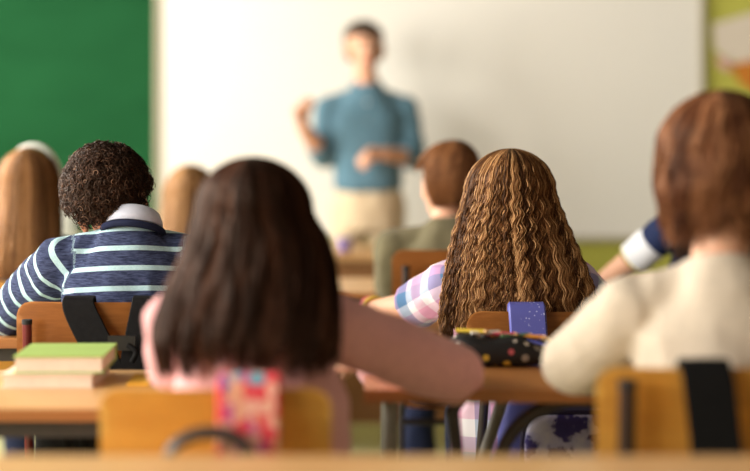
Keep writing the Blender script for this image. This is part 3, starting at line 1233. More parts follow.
def long_hair(parent, org, d, top_py, rows, apex_dy, tone, base, n, K, face_y, brow_z, end_t=(0.93, 0.05), th=(-0.35, 3.5), seed=1, **kw):
    sh = Shell(P(0, top_py, d).z, apex_dy, [row(*q) for q in rows])
    hair_cap('hair', sh, kw.pop('cap_t', 0.88), face_y, brow_z, hair_base_mat('hair_base', base), parent, org, kw.pop('cap_rho', 0.90))
    cap = bpy.data.objects[-1] if False else [c for c in parent.children if c.name.startswith('hair')][-1]
    e0, e1 = end_t
    hair_strands('hair_strands', sh, cap, org, n, K, tone, th, (0.0, 0.16), lambda a, r1, le, t0: np.clip(e0 + e1 * (0.6 * le + 0.4 * r1), 0, 1),
                 face_y=face_y, brow_z=brow_z, seed=seed, **kw)
    # hair over the forehead
    tb = sh.t_of_z(brow_z)
    hair_strands('fringe', sh, cap, org, max(200, n // 5), 10, tone, (3.5, 5.93), (0.0, 0.1), lambda a, r1, le, t0: np.full_like(a, tb) + 0.02 * r1,
                 seed=seed + 50, locks=40)
    return sh


hx_ = d + 0.075
long_hair(r_, org, dz, 157, [(215, 193, 312, dz, hx_ - 0.01, 0.108), (250, 183, 330, dz, hx_ - 0.03, 0.105), (290, 168, 339, dz, hx_ - 0.08, 0.085),
                             (330, 158, 342, dz, hx_ - 0.13, 0.062), (370, 166, 336, dz, hx_ - 0.145, 0.045)], -0.02,
          tones(((30, 17, 12), 2.5), ((44, 25, 18), 3), ((62, 36, 25), 2), ((84, 52, 36), 0.4)), rgb(36, 20, 15), 3600, 26, hx_ + 0.02, 1.14,
          (0.93, 0.09), seed=11, locks=60, jitter=0.04, clump=0.55, rad=0.0012, wave=(0.17, 0.005), rho_rng=(0.84, 1.04), cap_t=0.84, cap_rho=0.86)

# ---- pupil in cream with chin-length brown hair
d = 2.87
nk = P(726, 262, d)
r_, org, T, R, sp = person('pupil in a cream sweater with chin-length brown hair, seen from behind', (nk.x, d - 0.0, 0.545), (nk.x, d + 0.05, nk.z),
                           P(722, 160, d + 0.085), (D(-6), 0, D(6)), 1.02,
                           {-1: (P(574, 362, d + 0.17), P(640, 372, d + 0.42), (0.7, 0.7, -0.05), (0, 0, -1), (0.3, 0.3, 0.35, 0.4)),
                            1: (P(870, 375, d + 0.17), P(800, 372, d + 0.42), (-0.7, 0.7, -0.05), (0, 0, -1), (0.3, 0.3, 0.35, 0.4))},
                           top=M['cream'], bottom=M['jeans'], sleeve_r=(0.062, 0.060, 0.045), sh_half=0.158, girth=1.08, sh_drop=0.088)
dz = d + 0.06
hx_ = d + 0.085
long_hair(r_, org, dz, 90, [(150, 660, 783, dz, hx_ - 0.012, 0.112), (185, 658, 786, dz, hx_ - 0.014, 0.112), (215, 663, 783, dz, hx_ - 0.01, 0.10),
                            (246, 666, 780, dz, hx_ + 0.005, 0.088)], -0.02,
          tones(((64, 35, 22), 2.5), ((94, 55, 34), 3), ((124, 78, 50), 2), ((154, 106, 72), 0.5)), rgb(84, 50, 32), 3000, 30, hx_ + 0.03, 1.25,
          (0.88, 0.14), seed=12, locks=46, jitter=0.12, clump=0.55, rad=0.0012, cap_t=0.78, cap_rho=0.87, wave=(0.11, 0.007), rho_rng=(0.84, 1.05))

# ---- boy with dark curly hair in striped sweater
d = 3.88
nk = P(128, 230, d)
r_, org, T, R, sp = person('boy with dark curly hair in a navy sweater with pale stripes, head tilted', (nk.x + 0.01, d - 0.0, 0.545), (nk.x, d + 0.05, nk.z + 0.006),
                           P(111, 206, d + 0.10), (D(-12), D(-17), D(10)), 0.97,
                           {-1: (P(4, 318, d + 0.24), P(30, 326, d + 0.46), (0.5, 0.85, -0.05), (0, 0, -1), (0.3, 0.3, 0.35, 0.4)),
                            1: (P(222, 330, d + 0.22), P(170, 326, d + 0.46), (-0.5, 0.85, -0.05), (0, 0, -1), (0.3, 0.3, 0.35, 0.4))},
                           skin='skin_brown', lips='lips_brown', top=M['stripe'], bottom=M['black_trousers'], sleeve_r=(0.068, 0.055, 0.042), sh_half=0.165, sh_drop=0.09,
                           plaid=True, wobble=0.004, girth=1.08, cvox=0.006)
# collar: a folded band round the neck
cen = P(134, 222, d + 0.025) - org
v, f = [], []
n = 40
ring = [(0.067, -0.012), (0.0655, 0.002), (0.058, 0.022), (0.055, 0.0245), (0.0525, 0.022), (0.060, 0.0), (0.062, -0.012)]
for i in range(n):
    a = 2 * math.pi * i / n
    for rr, zz in ring:
        back = 0.5 - 0.5 * math.sin(a)
        p = Vector((rr * 1.02 * math.cos(a), rr * 0.95 * math.sin(a), zz * (0.6 + 0.5 * back)))
        p = Euler((D(-22), D(3), 0)).to_matrix() @ p
        v.append(p + cen)
nr = len(ring)
for i in range(n):
    for k_ in range(nr):
        f.append((i * nr + k_, ((i + 1) % n) * nr + k_, ((i + 1) % n) * nr + (k_ + 1) % nr, i * nr + (k_ + 1) % nr))
link('shirt_collar', mesh_pd('shirt_collar', v, f), M['grey_collar'], r_)
pts = [cen + Euler((D(-20), D(3), 0)).to_matrix() @ Vector((0.068 * math.cos(a), 0.064 * math.sin(a), -0.022)) for a in np.linspace(0, 2 * math.pi, 41)]
tube('neckband', pts, 0.0085, plain('navy_rib_knit', rgb(34, 38, 60), 0.9, 0.1, 0.15, 60), r_, 10)


def curly_hair(parent, org, c, R, rad, n, K, tone, seed=3):
    r = np.random.default_rng(seed)
    q = r.normal(size=(n * 3, 3))
    q /= np.linalg.norm(q, axis=1)[:, None]
    # keep scalp, drop face and neck
    keep = ~((q[:, 1] > 0.35) & (q[:, 2] < 0.45)) & (q[:, 2] > -0.74 + 0.12 * np.abs(q[:, 0])) & ~((np.abs(q[:, 0]) > 0.64) & (q[:, 2] < -0.12) & (q[:, 1] > -0.38))
    q = q[keep][:n]
    n = len(q)
    rad = np.array(rad)
    base = q * rad * 0.86
    lump = np.array([noise.noise(Vector(x * 3.1) + Vector((seed, 0, 0))) for x in q])
    nrm = q / rad
    nrm /= np.linalg.norm(nrm, axis=1)[:, None]
    ln = (0.018 + 0.010 * lump + r.uniform(0, 0.010, n))
    ref = r.normal(size=(n, 3))
    A = np.cross(nrm, ref)
    A /= np.linalg.norm(A, axis=1)[:, None]
    B = np.cross(nrm, A)
    s = np.linspace(0, 1, K)[None, :]
    turns = r.uniform(1.2, 2.4, n)[:, None]
    rc = r.uniform(0.0040, 0.0090, n)[:, None] * (0.35 + 0.65 * s)
    ph = r.uniform(0, 6.28, n)[:, None] + 6.283 * turns * s
    drift = r.normal(0, 0.010, (n, 2))
    pts = base[:, None, :] + nrm[:, None, :] * (ln[:, None] * np.sin(s * 1.9))[..., None] \
        + A[:, None, :] * (rc * np.cos(ph) + drift[:, :1] * s)[..., None] + B[:, None, :] * (rc * np.sin(ph) + drift[:, 1:] * s)[..., None]
    Rm = np.array(R)
    pts = pts @ Rm.T + (np.array(tuple(c)) - np.array(tuple(org)))
    cols = np.array([t_[0] for t_ in tone])
    w = np.array([t_[1] for t_ in tone])
    cl = cols[r.choice(len(w), n, p=w / w.sum())] * r.uniform(0.75, 1.25, n)[:, None]
    v, f = g_ell((0, 0, 0), tuple(rad * 0.93), None, 36)
    keepv = v.copy()
    # pull the cap in below the nape and in front of the ears so that the face stays free
    u = v / (rad * 0.93)
    for i, x in enumerate(u):
        if x[1] > 0.30 and x[2] < 0.45:
            v[i][1] *= 0.3
        if x[2] < -0.74 + 0.12 * abs(x[0]):
            v[i] *= 0.72
        elif abs(x[0]) > 0.64 and x[2] < -0.12 and x[1] > -0.38:
            v[i][0] *= 0.80
    v = v @ Rm.T + (np.array(tuple(c)) - np.array(tuple(org)))
    cap = link('hair', mesh_pd('hair', v, f), hair_base_mat('curly_hair_base', rgb(34, 22, 17)), parent)
    strand_mesh('hair_curls', pts, np.full((n, K), 0.00135) * (1 - 0.4 * s), cl, HAIR_MATTE, cap)


curly_hair(r_, org, Vector(T((0, -0.016, 0.034))), R, (0.097, 0.114, 0.107), 4200, 22,
           tones(((30, 20, 16), 4), ((46, 31, 24), 4), ((70, 48, 37), 2), ((112, 84, 66), 0.4)))

# ---- girl with crimped golden brown hair, plaid shirt
d = 3.95
nk = P(514, 246, d)
r_, org, T, R, sp = person('girl with long crimped golden brown hair in a pastel plaid shirt', (nk.x + 0.01, d - 0.01, 0.545), (nk.x, d + 0.045, 0.965),
                           P(514, 209, d + 0.075), (D(-10), 0, 0), 0.95,
                           {-1: (P(414, 306, d + 0.17), P(371, 310, d + 0.42), (-0.15, 0.95, -0.10), (0.2, 0, -1), (0.25, 0.3, 0.3, 0.35)),
                            1: (P(604, 316, d + 0.18), P(588, 312, d + 0.44), (-0.3, 0.95, -0.05), (0, 0, -1), (0.25, 0.3, 0.3, 0.35))},
                           top=M['plaid'], bottom=M['jeans'], sleeve=(0.98, 0.0), sleeve_r=(0.062, 0.060, 0.05), plaid=True, top_name='shirt', sh_half=0.150,
                           hem=0.04, hipw=0.155, cvox=0.006, wobble=0.004)
dz = d - 0.02
hx_ = d + 0.075
long_hair(r_, org, dz, 149, [(196, 467, 559, dz, hx_ - 0.015, 0.108), (222, 459, 569, dz, hx_ - 0.03, 0.108), (250, 451, 580, dz, hx_ - 0.07, 0.095),
                             (285, 443, 592, dz, hx_ - 0.125, 0.075), (320, 439, 598, dz, hx_ - 0.145, 0.060), (342, 440, 599, dz, hx_ - 0.145, 0.052)], -0.015,
          tones(((58, 35, 20), 2.4), ((100, 64, 36), 2.6), ((140, 98, 60), 2.4), ((194, 148, 100), 1.5)), rgb(62, 38, 22), 3600, 84, hx_ + 0.02, 1.105,
          (0.955, 0.06), seed=13, locks=64, wave=(0.043, 0.0044), jitter=0.05, clump=0.66, rad=0.00105, cap_rho=0.86, rho_rng=(0.82, 1.05))
# bracelets on her left wrist
w0, w1 = P(385, 309, d + 0.33) - org, P(371, 310, d + 0.42) - org
for q, (t, c) in enumerate(((0.72, (232, 196, 84)), (0.95, (224, 96, 122)))):
    c_ = w0.lerp(w1, t)
    ax = (w1 - w0).normalized()
    u_ = ax.cross(Vector((0, 0, 1))).normalized()
    v_ = ax.cross(u_)
    path = [c_ + (u_ * math.cos(a) + v_ * math.sin(a)) * 0.031 for a in np.linspace(0, 2 * math.pi, 25)]
    b_ = tube('bracelet', path, 0.006, plain('bracelet_band', rgb(*c), 0.5), r_, 10)
    b_['label'] = 'yellow bracelet' if q == 0 else 'pink bracelet'

# ---- short-haired pupil in olive
d = 4.98
nk = P(446, 222, d)
r_, org, T, R, sp = person('short brown-haired boy in an olive grey top, second row from the teacher', (nk.x + 0.03, d - 0.02, 0.545), (nk.x, d + 0.06, nk.z),
                           P(446, 181, d + 0.10), (D(-5), 0, D(28)), 0.97,
                           {-1: (P(392, 286, d + 0.14), P(408, 292, d + 0.36), (0.4, 0.9, -0.05), (0, 0, -1), (0.3, 0.3, 0.35, 0.4)),
                            1: (P(512, 288, d + 0.16), P(490, 292, d + 0.38), (-0.4, 0.9, -0.05), (0, 0, -1), (0.3, 0.3, 0.35, 0.4))},
                           top=M['olive'], bottom=M['jeans'], sleeve_r=(0.064, 0.055, 0.042), sh_half=0.155, voxel=0.006, cvox=0.009, top_name='shirt')


def short_hair(parent, org, T, k, tone, base, n, seed, length=0.30, nape=-0.055, face_y=0.055, brow=0.045, R=None, puff=1.0, ear=True, rad=0.0011, bare_t=None):
    """close-cropped hair in the head's own frame, then carried with the head"""
    rows = [(0.030, 0, 0.083 * puff, -0.014, 0.101 * puff), (0.0, 0, 0.083 * puff, -0.016, 0.099 * puff), (-0.03, 0, 0.078 * puff, -0.02, 0.090),
            (nape, 0, 0.062, -0.024, 0.070)]
    sh = Shell(0.118 * (0.6 + 0.4 * puff), -0.03, rows)
    Rm = np.array(R)
    c = np.array(tuple(T((0, 0, 0)))) - np.array(tuple(org))
    cap = hair_cap('hair', sh, 0.97, -0.012, brow, hair_base_mat('short_hair_base', base), parent, (0, 0, 0), 0.95)
    # keep ears free: hair narrows at the sides below ear top
    def place(o):
        m = o.data
        a = np.empty(len(m.vertices) * 3)
        m.vertices.foreach_get('co', a)
        a = (a.reshape(-1, 3) * k) @ Rm.T + c
        m.vertices.foreach_set('co', a.ravel())
        m.update()
    tb = sh.t_of_z(brow)
    s1 = hair_strands('hair_strands', sh, cap, (0, 0, 0), n, 12, tone, (0.25, 2.9), (0.0, 0.72), lambda a, r1, le, t0: np.clip(t0 + length * (1 + 0.3 * r1), 0, 1.0),
                      locks=70, jitter=0.10, clump=0.35, seed=seed, rho_rng=(0.95, 1.03), rad=rad / k, skew=0.15)
    s2 = hair_strands('fringe', sh, cap, (0, 0, 0), n // 2, 12, tone, (2.9, 6.53), (0.0, 0.3), lambda a, r1, le, t0: np.minimum(t0 + length, tb * (1 + 0.08 * r1)),
                      locks=50, jitter=0.10, clump=0.4, seed=seed + 9, rho_rng=(0.95, 1.05), rad=rad / k, skew=0.15)
    for o in (cap, s1, s2):
        place(o)
    return sh


short_hair(r_, org, T, 0.97 * 1.02, tones(((84, 50, 28), 2), ((122, 78, 46), 3), ((152, 104, 66), 1.5)), rgb(80, 50, 30), 2200, 21, R=R, puff=1.08, nape=-0.085)

# ---- straight-haired girl by the chalkboard, white headband
d = 5.08
nk = P(26, 232, d)
r_, org, T, R, sp = person('girl with long straight light brown hair and a white headband', (nk.x, d - 0.01, 0.545), (nk.x, d + 0.05, 0.955),
                           P(27, 186, d + 0.075), (D(-8), 0, 0), 0.95,
                           {-1: (P(-28, 278, d + 0.16), P(0, 288, d + 0.38), (0.4, 0.9, -0.05), (0, 0, -1), (0.3, 0.3, 0.35, 0.4)),
                            1: (P(78, 282, d + 0.16), P(56, 288, d + 0.38), (-0.4, 0.9, -0.05), (0, 0, -1), (0.3, 0.3, 0.35, 0.4))},
                           top=M['blue_top'], bottom=M['jeans'], voxel=0.006, cvox=0.009, sh_half=0.135, sleeve_r=(0.052, 0.048, 0.04))
dz = d
hx_ = d + 0.075
long_hair(r_, org, dz, 148, [(184, -7, 56, dz, hx_ - 0.01, 0.105), (210, -9, 59, dz, hx_ - 0.025, 0.105), (235, -10, 63, dz, hx_ - 0.08, 0.085),
                             (262, -10, 63, dz, hx_ - 0.125, 0.062), (284, -8, 58, dz, hx_ - 0.135, 0.05)], -0.02,
          tones(((88, 58, 34), 2), ((132, 92, 56), 3), ((178, 130, 86), 1.8)), rgb(104, 70, 44), 2200, 22, hx_ + 0.02, 1.125, (0.95, 0.06), seed=14,
          locks=70, jitter=0.03, clump=0.5, rad=0.0013)
# headband: an arch over the crown
v, f = [], []
path = []
for a in np.linspace(D(-8), D(188), 36):
    path.append(Vector((P(25.5, 0, d).x + 0.090 * math.cos(a), hx_ + 0.030, P(0, 186, d).z + 0.124 * math.sin(a))) - org)
hb = ribbon('headband', path, (0, 1, 0.25), 0.026, 0.008, M['white_paper'], r_)
hb['label'] = 'white headband'

# ---- pupil with dark blond hair in the front row
d = 5.86
nk = P(190, 244, d)
r_, org, T, R, sp = person('front row pupil with long dark blond hair, behind the boy in stripes', (nk.x, d - 0.01, 0.495), (nk.x, d + 0.04, 0.885),
                           P(190, 202, d + 0.07), (D(-6), 0, 0), 0.92,
                           {-1: (P(150, 276, d + 0.16), P(170, 284, d + 0.36), (0.4, 0.9, 0), (0, 0, -1), (0.3, 0.3, 0.35, 0.4)),
                            1: (P(232, 276, d + 0.16), P(212, 284, d + 0.36), (-0.4, 0.9, 0), (0, 0, -1), (0.3, 0.3, 0.35, 0.4))},
                           top=M['white_top'], bottom=M['jeans'], voxel=0.006, cvox=0.009, sh_half=0.13, sleeve_r=(0.052, 0.046, 0.04))
dz = d
hx_ = d + 0.07
long_hair(r_, org, dz, 165, [(196, 162, 216, dz, hx_ - 0.01, 0.102), (220, 160, 218, dz, hx_ - 0.03, 0.10), (245, 160, 219, dz, hx_ - 0.09, 0.075),
                             (268, 163, 216, dz, hx_ - 0.115, 0.055)], -0.02,
          tones(((92, 62, 36), 2), ((134, 96, 58), 3), ((180, 136, 90), 1.6)), rgb(112, 78, 48), 1800, 20, hx_ + 0.02, 1.045, (0.94, 0.08), seed=15,
          locks=60, jitter=0.03, clump=0.5, rad=0.0014)

# ---- pupil on the far right, mostly behind the pupil in cream
d = 4.90
nk = P(712, 232, d)
r_, org, T, R, sp = person('girl with dark hair and white and navy banded short sleeve, behind the pupil in cream', (nk.x + 0.02, d + 0.0, 0.545), (nk.x, d + 0.06, 1.01),
                           P(713, 186, d + 0.09), (D(-6), 0, D(4)), 0.95,
                           {-1: (P(598, 288, d + 0.20), P(556, 289, d + 0.42), (-0.4, 0.9, -0.05), (0, 0, -1), (0.3, 0.3, 0.35, 0.4)),
                            1: (P(778, 282, d + 0.16), P(756, 290, d + 0.38), (-0.4, 0.9, -0.05), (0, 0, -1), (0.3, 0.3, 0.35, 0.4))},
                           top=M['banded'], bottom=M['jeans'], sleeve=(0.50, 0.0), sleeve_r=(0.054, 0.054, 0.05), plaid=True, top_name='shirt', voxel=0.006, cvox=0.008,
                           sh_half=0.124, sh_drop=0.06)
dz = d
hx_ = d + 0.09
long_hair(r_, org, dz, 146, [(184, 680, 746, dz, hx_ - 0.01, 0.105), (212, 677, 750, dz, hx_ - 0.03, 0.10), (240, 674, 752, dz, hx_ - 0.09, 0.07),
                             (268, 676, 748, dz, hx_ - 0.12, 0.05)], -0.02,
          tones(((36, 22, 17), 3), ((56, 34, 25), 3), ((86, 52, 36), 1)), rgb(40, 25, 19), 1600, 20, hx_ + 0.02, 1.13, (0.93, 0.09), seed=16, locks=50, jitter=0.05,
          clump=0.6, rad=0.0013)

# ---- teacher, standing, facing the class (turned round: the figure faces -Y)
d = 7.28
px_h = P(365, 50, d)
# the builder works with faces towards +Y, so the head is turned by 180 degrees about Z
nk = P(367, 86, d)
root_args = dict(top=M['teal'], bottom=M['khaki'], sleeve_r=(0.060, 0.054, 0.049), sh_half=0.168, girth=1.05, sh_drop=0.10, voxel=0.006, cvox=0.008, top_name='shirt',
                 group=None, hand_k=1.0, arm_r=(0.048, 0.038, 0.028), hipw=0.136, hem=-0.10, wobble=0.003, crotch=0.07, stature_feet=1.1)
pel = Vector((nk.x + 0.005, d - 0.01, 0.955))
r_, org, T, R, sp = person('teacher in a teal blue shirt and khaki trousers, one hand raised', pel, (nk.x, d, nk.z), (px_h.x - 0.003, d - 0.02, 1.605), (D(4), 0, D(180 + 8)), 1.04,
                           {-1: (P(324, 157, d - 0.05), P(303, 127, d - 0.20), (-0.22, -0.2, 1.0), (0.7, -0.5, 0), (0.75, 0.95, 1.0, 1.0)),
                            1: (P(414, 158, d - 0.03), P(386, 154, d - 0.22), (-0.9, -0.35, 0.10), (0.0, -0.6, -1.0), (0.75, 0.8, 0.85, 0.9))},
                           knees={-1: (nk.x - 0.10, d - 0.02, 0.50), 1: (nk.x + 0.10, d - 0.02, 0.50)},
                           ankles={-1: (nk.x - 0.11, d + 0.01, 0.09), 1: (nk.x + 0.11, d + 0.01, 0.09)}, sleeve=(1.0, 0.42), **root_args)
short_hair(r_, org, T, 1.04 * 1.02, tones(((78, 62, 50), 2), ((108, 88, 72), 2), ((140, 120, 102), 1)), rgb(82, 66, 54), 1600, 23, R=R, puff=1.0, length=0.25)
# belt, collar, buttons and placket
bp = pel + Vector((0, 0, 0.05)) - org
o3 = Vector((0, 0, 0))
v, f = [], []
ring = [(0.085, 0.0), (0.092, 0.012), (0.070, 0.040), (0.062, 0.040), (0.078, 0.010), (0.074, -0.004)]
cen = Vector((nk.x, d, nk.z - 0.015)) - org
n = 36
for i in range(n):
    a = 2 * math.pi * i / n + math.pi * 1.5
    gap = 1.0 - 0.55 * max(0, -math.sin(a)) ** 6
    for rr, zz in ring:
        v.append(cen + Vector((rr * 0.82 * math.cos(a), rr * 0.80 * math.sin(a), zz * gap - 0.020 * max(0, -math.sin(a)))))
nr = len(ring)
for i in range(n):
    if i in (0, n - 1):
        continue
    for k_ in range(nr):
        f.append((i * nr + k_, ((i + 1) % n) * nr + k_, ((i + 1) % n) * nr + (k_ + 1) % nr, i * nr + (k_ + 1) % nr))
link('shirt_collar', mesh_pd('shirt_collar', v, f), M['collar_dark'], r_)
for i in range(5):
    t = 0.15 + 0.17 * i
    c = (sp[5].lerp(sp[0], t)) - org
    v, f = g_ell((c.x, c.y - 0.118 - 0.006 * math.sin(t * 3), c.z), (0.006, 0.003, 0.006), None, 12)
    link('button', mesh_pd('button', v, f), M['white_paper'], r_)

# ------------------------------------------------------------------ bags hanging on chairs
def rbox_geo(w, dp, h, p=4.0, n=40, m=14):
    v, f = [], []
    for j in range(m + 1):
        b = -math.pi / 2 + math.pi * j / m
        cb_, sb = math.cos(b), math.sin(b)
        zz = math.copysign(abs(sb) ** (2 / p), sb) * h / 2
        rr = abs(cb_) ** (2 / p)
        for i in range(n):
            a = 2 * math.pi * i / n
            ca, sa = math.cos(a), math.sin(a)
            v.append((math.copysign(abs(ca) ** (2 / p), ca) * w / 2 * rr, math.copysign(abs(sa) ** (2 / p), sa) * dp / 2 * rr, zz))
    for j in range(m):
        for i in range(n):
            i2 = (i + 1) % n
            f.append((j * n + i, j * n + i2, (j + 1) * n + i2, (j + 1) * n + i))
    return np.array(v), f


def rbox(name, c, w, dp, h, mat, parent, p=4.0):
    v, f = rbox_geo(w, dp, h, p)
    m_ = mesh_pd(name, v + np.array(tuple(c)), f)
    return link(name, m_, mat, parent)


def hang_strap(name, x0, x1, ztop, yb, zbot, w, mat, parent, org, thick=0.007, front=0.05, th_back=0.012):
    """strap from behind the chair up over the backrest and down its far side"""
    o = Vector(org)
    pts = [Vector((x1, yb - 0.040, zbot)), Vector((x1 + (x0 - x1) * 0.3, yb - 0.034, zbot + (ztop - zbot) * 0.35)), Vector((x0 + (x1 - x0) * 0.15, yb - 0.014, ztop - 0.03)),
           Vector((x0, yb - 0.004, ztop - 0.002)), Vector((x0, yb + 0.008, ztop + 0.008)), Vector((x0, yb + 0.030, ztop + 0.004)), Vector((x0, yb + 0.036, ztop - front))]
    return ribbon(name, catmull([p - o for p in pts], 6), (1, 0, 0), w, thick, mat, parent)


# patterned lining cloth for the strap behind the girl in pink
k = NT('coral_patterned_fabric', 0.85, 0.15)
vn = k.n('ShaderNodeTexVoronoi', feature='F1')
vn.inputs['Scale'].default_value = 60.0
k.l(k.coord((1, 1, 0.7)), vn.inputs['Vector'])
sep = k.n('ShaderNodeSeparateColor')
k.l(vn.outputs['Color'], sep.inputs[0])
k.color(k.ramp(sep.outputs[0], [(0.0, rgb(228, 160, 128)), (0.22, rgb(222, 70, 80)), (0.48, rgb(236, 172, 150)), (0.66, rgb(200, 96, 140)), (0.82, rgb(84, 92, 160)),
                                (0.92, rgb(96, 164, 180))], 'CONSTANT'))
M['coral'] = k.m
for q_ in ('black_nylon', 'black_strap'):
    b_ = M[q_].node_tree.nodes['Principled BSDF']
    b_.inputs['Sheen Weight'].default_value = 0.0
    b_.inputs['Specular IOR Level'].default_value = 0.08

# 1: bag behind the girl in pink
a = P(218, 389, 2.70)
b = P(281, 389, 2.70)
xc = (a.x + b.x) / 2
bg = thing('backpack', 'dark backpack with a coral patterned strap on the chair of the girl in pink', 'backpack', (xc - 0.02, 2.60, 0.30), 'backpacks hung on chairs')
o = bg.location.copy()
rbox('bag_body', (0, 0.012, 0.185), 0.28, 0.115, 0.36, M['black_nylon'], bg)
rbox('front_pocket', (0, -0.05, 0.11), 0.22, 0.05, 0.18, M['black_nylon'], bg)
st_ = hang_strap('shoulder_strap', xc, xc, 0.845, 2.692, 0.60, b.x - a.x, M['coral'], bg, o, thick=0.012, front=0.03)
st_['label'] = 'coral, pink and blue patterned strap'
lo = [P(166, 466, 2.62), P(174, 446, 2.62), P(196, 434, 2.62), P(225, 434, 2.62), P(245, 446, 2.62), P(252, 466, 2.62)]
ribbon('carry_loop', catmull([p - o for p in lo], 6), (0, 1, 0), 0.045, 0.018, M['steel_dark'], bg)

# 2: strap on the chair of the pupil in cream
a, b = P(682, 370, 2.69), P(736, 370, 2.69)
xc = (a.x + b.x) / 2
bg = thing('backpack', 'black backpack hung on the chair of the pupil in cream', 'backpack', (xc + 0.03, 2.60, 0.26), 'backpacks hung on chairs')
o = bg.location.copy()
rbox('bag_body', (0, 0.012, 0.185), 0.28, 0.115, 0.37, M['black_nylon'], bg)
rbox('front_pocket', (0, -0.05, 0.11), 0.22, 0.05, 0.18, M['black_nylon'], bg)
hang_strap('shoulder_strap', xc - 0.005, xc + 0.02, P(0, 368, 2.70).z, 2.692, 0.58, b.x - a.x - 0.004, M['black_strap'], bg, o, thick=0.009)

# 3: black backpack on the striped boy's chair
bx = P(108, 0, 3.66).x
bg = thing('backpack', 'black backpack with two wide straps on the chair of the curly-haired boy', 'backpack', (bx, 3.63, 0.33), 'backpacks hung on chairs')
o = bg.location.copy()
zt = P(0, 302, 3.72).z
rbox('bag_body', (0.015, 0.0, 0.185), 0.33, 0.13, 0.38, M['black_nylon'], bg)
rbox('front_pocket', (0.035, -0.065, 0.12), 0.24, 0.05, 0.2, M['black_nylon'], bg)
hang_strap('shoulder_strap', P(79, 0, 3.72).x, P(112, 0, 3.68).x, zt, 3.712, 0.70, 0.070, M['black_strap'], bg, o)
hang_strap('shoulder_strap', P(148, 0, 3.72).x, P(134, 0, 3.68).x, zt, 3.712, 0.70, 0.070, M['black_strap'], bg, o)
q = P(122, 343, 3.655) - o
box('strap_buckle', (q.x - 0.03, q.y - 0.006, q.z - 0.016), (q.x + 0.03, q.y + 0.006, q.z + 0.016), M['buckle'], bg, bev=0.004)
tube('webbing_tail', catmull([P(128, 345, 3.65) - o, P(136, 352, 3.645) - o, P(132, 362, 3.645) - o], 5), 0.006, M['black_strap'], bg)
for xs, xe in ((60, 78), (78, 92)):
    ribbon('webbing_strap', catmull([P(xs + 20, 405, 3.56) - o, P(xs + 6, 428, 3.55) - o, P(xe - 10, 462, 3.56) - o], 6), (1, 0, 0.2), 0.012, 0.004, M['black_strap'], bg)

# 4: purple floral backpack on the crimped-hair girl's chair
kp = NT('lavender_floral_print', 0.6, 0.3)
vn = kp.n('ShaderNodeTexVoronoi', feature='F1')
vn.inputs['Scale'].default_value = 15.0
kp.l(kp.coord((1, 1, 1)), vn.inputs['Vector'])
nz = kp.noise(kp.coord(), 60, 3)
dd_ = kp.math('ADD', vn.outputs['Distance'], kp.math('MULTIPLY', kp.math('SUBTRACT', nz, 0.5), 0.5))
kp.color(kp.ramp(dd_, [(0.0, rgb(120, 112, 190)), (0.14, rgb(58, 48, 112)), (0.50, rgb(66, 56, 124)), (0.57, rgb(186, 182, 222)), (0.75, rgb(212, 208, 232))]))
M['floral'] = kp.m
kq = NT('violet_blue_nylon', 0.5, 0.35)
nz = kq.n('ShaderNodeTexVoronoi', feature='F1')
nz.inputs['Scale'].default_value = 130.0
kq.l(kq.coord(), nz.inputs['Vector'])
big = kq.noise(kq.coord(), 9, 2)
dots = kq.math('MULTIPLY', kq.math('LESS_THAN', nz.outputs['Distance'], 0.2), kq.math('GREATER_THAN', big, 0.56))
kq.color(kq.mix(dots, rgb(86, 88, 160), rgb(176, 178, 214)))
M['violet'] = kq.m
bx = P(566, 0, 3.66).x
bg = thing('backpack', 'violet backpack with lavender floral front under the desk, hung on chair', 'backpack', (bx, 3.66, 0.37), 'backpacks hung on chairs')
o = bg.location.copy()
rbox('bag_body', (0, 0.01, 0.165), 0.295, 0.13, 0.33, M['violet'], bg, 5)
fp = rbox('front_panel', (0.016, -0.052, 0.145), 0.225, 0.035, 0.25, M['floral'], bg, 5)
pp = []
for i in range(41):
    a = 2 * math.pi * i / 40
    ca, sa = math.cos(a), math.sin(a)
    pp.append((0.016 + math.copysign(abs(ca) ** 0.4, ca) * 0.116, -0.052, 0.145 + math.copysign(abs(sa) ** 0.4, sa) * 0.128))
tube('piping', pp, 0.006, plain('dark_violet_piping', rgb(46, 36, 72), 0.5), fp, 8)
tube('carry_loop', catmull([(-0.05, 0.0, 0.325), (-0.03, 0.0, 0.352), (0.03, 0.0, 0.352), (0.05, 0.0, 0.325)], 6), 0.008, M['violet'], bg)
zt = P(0, 312, 3.78).z
hang_strap('shoulder_strap', P(527, 0, 3.77).x, P(532, 0, 3.73).x, zt + 0.006, 3.770, 0.66, 0.084, M['violet'], bg, o, thick=0.012)

# ------------------------------------------------------------------ things on the desks
def book(label, x0, x1, y0, y1, z0, z1, cover, rot=0.0):
    b = thing('book', label, 'book', ((x0 + x1) / 2, (y0 + y1) / 2, z0), 'books on the desk')
    b.rotation_euler.z = rot
    w, dp, h = (x1 - x0) / 2, (y1 - y0) / 2, z1 - z0
    c = 0.0025
    box('page_block', (-w + 0.004, -dp + 0.004, c), (w - 0.004, dp - 0.004, h - c), M['paper'], b, bev=0.002)
    box('back_cover', (-w, -dp, 0), (w, dp, c), cover, b)
    box('front_cover', (-w, -dp, h - c), (w, dp, h), cover, b)
    v_, f_ = tube_geo([(-w, -dp + 0.0, h / 2), (-w, dp, h / 2)], h / 2, 12)
    # spine along the far long edge
    box('spine', (-w, dp - 0.002, 0), (w, dp + 0.002, h), cover, b, bev=0.001)
    return b


